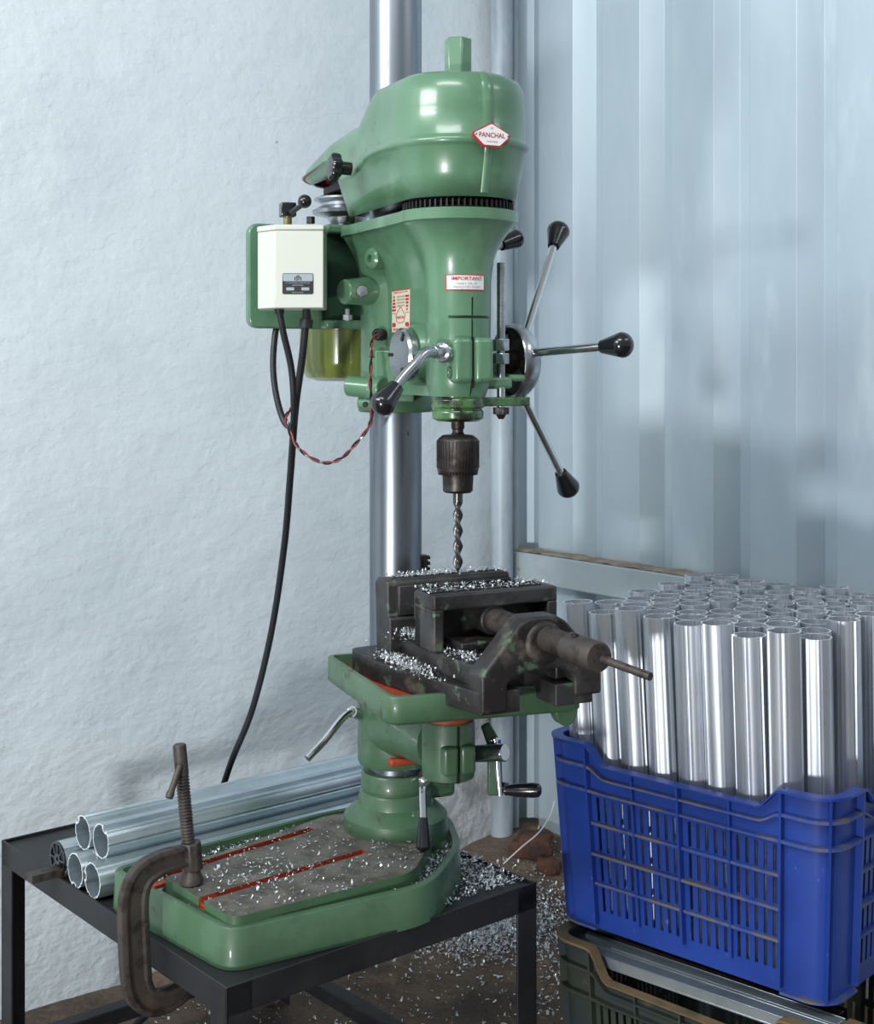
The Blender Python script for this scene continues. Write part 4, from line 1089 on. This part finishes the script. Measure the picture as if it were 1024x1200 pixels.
# tubes in the blue crate
zt_ = .832
Rt = .0243; sp = .0532
meshes = [tubemesh('aluminium_tube', Rt, 1.0, q*1.3) for q in range(5)]
names = ['first', 'second', 'third', 'fourth', 'fifth', 'sixth', 'seventh', 'eighth', 'ninth', 'tenth']
random.seed(5)
hx_ = Lx/2-.039; hy_ = .52/2-.039; nrow = int(2*hy_/(sp*.868))+1; cnt = 0
for r_ in range(nrow):
    y = -hy_+r_*sp*.868; xs_ = []; x = hx_-(0 if r_ % 2 == 0 else sp/2)
    while x > -hx_-.004: xs_.append(x); x -= sp
    k = 0
    for x in xs_:
        jx = random.uniform(-.0012, .0012); jy = random.uniform(-.0012, .0012); lz_ = random.uniform(-.007, .007)
        bot = Vector((ctr.x, ctr.y, zb_+.0075))+e1*((x+jx)*.945)+e2*((y+jy)*.945)
        top = Vector((ctr.x, ctr.y, zt_+lz_))+e1*(x+jx*3+.014)+e2*(y+jy*3)
        px = top.x/top.y*F+512
        if px > 1075: continue
        k += 1; L = (top-bot).length
        o = bpy.data.objects.new('aluminium_tube', meshes[cnt % 5]); col.objects.link(o); place(o, bot, top, random.uniform(0, 6.28)); o.scale = (1, 1, L); cnt += 1
        tag(o, 'upright aluminium tube, blue crate, %s row from crate front, %s from left' % (names[r_], names[k-1]), 'tube', 'aluminium tubes standing in the blue crate')

# flat extrusions lying in the dark crate
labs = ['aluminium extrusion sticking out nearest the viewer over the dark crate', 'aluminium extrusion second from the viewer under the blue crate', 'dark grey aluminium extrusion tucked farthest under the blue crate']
for k in range(3):
    sidev = e2*(-.52/2*.95+.0+k*.030-.012)
    a = Vector((ctr.x, ctr.y, 0))+sidev+e1*(Lx/2-.03)+Z*(.292+.003*k); b = Vector((ctr.x, ctr.y, 0))+sidev-e1*(Lx/2+.01-.012*k)+Z*.2995
    d = (b-a).normalized(); s = Vector((-d.y, d.x, 0)); L = (b-a).length
    mb = MB(); up = s.cross(d).normalized()
    if up.z < 0: up = -up
    if k < 3:
        mb.frame(a, d, s, up, (0, -.013, -.012), (L, .013, -.009)); mb.frame(a, d, s, up, (0, -.013, -.009), (L, -.011, .006)); mb.frame(a, d, s, up, (0, .011, -.009), (L, .013, .006)); mb.frame(a, d, s, up, (0, -.013, .004), (L, .004, .006)); mb.frame(a, d, s, up, (0, -.002, -.009), (L, 0, .004))
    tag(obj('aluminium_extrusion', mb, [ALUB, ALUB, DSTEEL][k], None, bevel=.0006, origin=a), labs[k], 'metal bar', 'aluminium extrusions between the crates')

# ---------------- loose wire ----------------
mb = MB().tube([P(590, 1012, 3.05), P(612, 992, 3.0), P(632, 975, 2.97), P(645, 955, 2.95), P(650, 938, 2.95)], .0016, 6, 5)
q = P(590, 1012, 3.05)
tag(obj('loose_wire', mb, WHITE, None, origin=(q.x, q.y, q.z)), 'thin pale loose wire rising beside the corner pipes and the blue crate', 'wire')

# ---------------- swarf ----------------
def chip(mb, p, s, up=Z):
    a = random.uniform(0, 6.28); d = Vector((math.cos(a), math.sin(a), random.uniform(-.2, .5))).normalized(); w_ = d.cross(Z).normalized(); u = w_.cross(d)
    L = s*random.uniform(.6, 1.8); wd = s*random.uniform(.18, .4); cv = random.uniform(-1.2, 2.6); vs = []
    tw = random.uniform(-1, 1)
    for i in range(4):
        t = i/3; an = cv*t; q = p+d*(math.sin(an)/(cv or 1))*L+u*((1-math.cos(an))/(cv or 1))*L
        ww = (w_*math.cos(tw*t)+u*math.sin(tw*t))*wd
        vs += [q-ww, q+ww]
    mb.add(vs, [(0, 1, 3, 2), (2, 3, 5, 4), (4, 5, 7, 6)])
def swarf(name, pts, s, label, cat='metal shavings'):
    mb = MB()
    for p in pts: chip(mb, p, s*random.uniform(.5, 1.3))
    me = bpy.data.meshes.new(name); me.from_pydata(mb.v, [], mb.f); me.materials.append(CHIP)
    o = bpy.data.objects.new(name, me); col.objects.link(o); return tag(o, label, cat, kind='stuff')
random.seed(21); pts = []
def fl(px, py): 
    p = PZ(px, py, 0.01); return Vector((p.x, p.y, floor_h(p)+.002))
for _ in range(5200):
    px = random.gauss(572, 42); py = random.gauss(1093, 17)
    if py < 1030: continue
    p = fl(px, py); p.z += random.random()**2*.016; pts.append(p)
for _ in range(700): pts.append(fl(random.gauss(660, 30), random.gauss(1120, 35)))
for _ in range(900): pts.append(fl(random.uniform(150, 700), random.uniform(1075, 1230)))
for _ in range(120): pts.append(fl(random.gauss(640, 14), random.gauss(1035, 10)))
pts = [p for p in pts if (p-CR).dot(V) < -.03 and (p-CR).dot(U) < .0]
swarf('metal_shavings', pts, .0054, 'bright aluminium shavings scattered and heaped on the earth floor under the stand')
pts = []
for _ in range(2600):
    a, b = random.choice([(.62, .98)]), 0
    x = lu-abs(random.gauss(0, .085))-.008; y = random.uniform(.02, lv_*.62)
    p = N0+fu*x+fv*y
    if x < .01: continue
    pts.append(Vector((p.x, p.y, fz+.002+random.random()**2*.012)))
from mathutils import geometry
def inside(p, pl):
    c = False; n = len(pl); j = n-1
    for i in range(n):
        if (pl[i][1] > p.y) != (pl[j][1] > p.y) and p.x < (pl[j][0]-pl[i][0])*(p.y-pl[i][1])/(pl[j][1]-pl[i][1])+pl[i][0]: c = not c
        j = i
    return c
pts = [p for p in pts if not inside(p, outl)]
swarf('metal_shavings', pts, .0045, 'small aluminium shavings lying on the stand plate to the right of the green base')
pts = []
x0 = min(p[0] for p in outl); x1 = max(p[0] for p in outl); y0 = min(p[1] for p in outl); y1 = max(p[1] for p in outl)
cen = Vector((-.2, 2.05)); 
for _ in range(16000):
    p = Vector((random.uniform(x0, x1), random.uniform(y0, y1), 0))
    if not inside(p, ins) or (p.xy-C.xy).length < .086: continue
    if inside(p, plo):
        if random.random() < .085: pts.append(Vector((p.x, p.y, .494)))
    elif random.random() < .9: pts.append(Vector((p.x, p.y, rimz-.016+random.random()*.010)))
for _ in range(160):
    p = PZ(random.gauss(300, 40), random.gauss(1022, 14), .494)
    if inside(p, plo): pts.append(p)
swarf('metal_shavings', pts, .0034, 'aluminium shavings on top of the green base and in its gutter')
pts = []
for _ in range(800): pts.append(vp(random.gauss(.10, .045), random.gauss(-.103, .009), TF+.033+random.random()*.008))
for _ in range(500): pts.append(vp(random.uniform(.046, .09), random.gauss(-.062, .014), .832+random.random()*.012))
for _ in range(420): pts.append(vp(random.uniform(0, .036), random.uniform(-.09, .1), .9155))
for _ in range(200): pts.append(vp(random.gauss(.025, .008), random.gauss(.0, .03), .916+random.random()*.004))
for _ in range(330): pts.append(vp(random.uniform(M0, M1-.004), random.uniform(-.09, .1), .912))
for _ in range(260): pts.append(vp(random.uniform(.15, .24), random.gauss(-.054, .012), .831))
swarf('metal_shavings', pts, .0030, 'aluminium shavings lying on the dark vise jaws and bed')
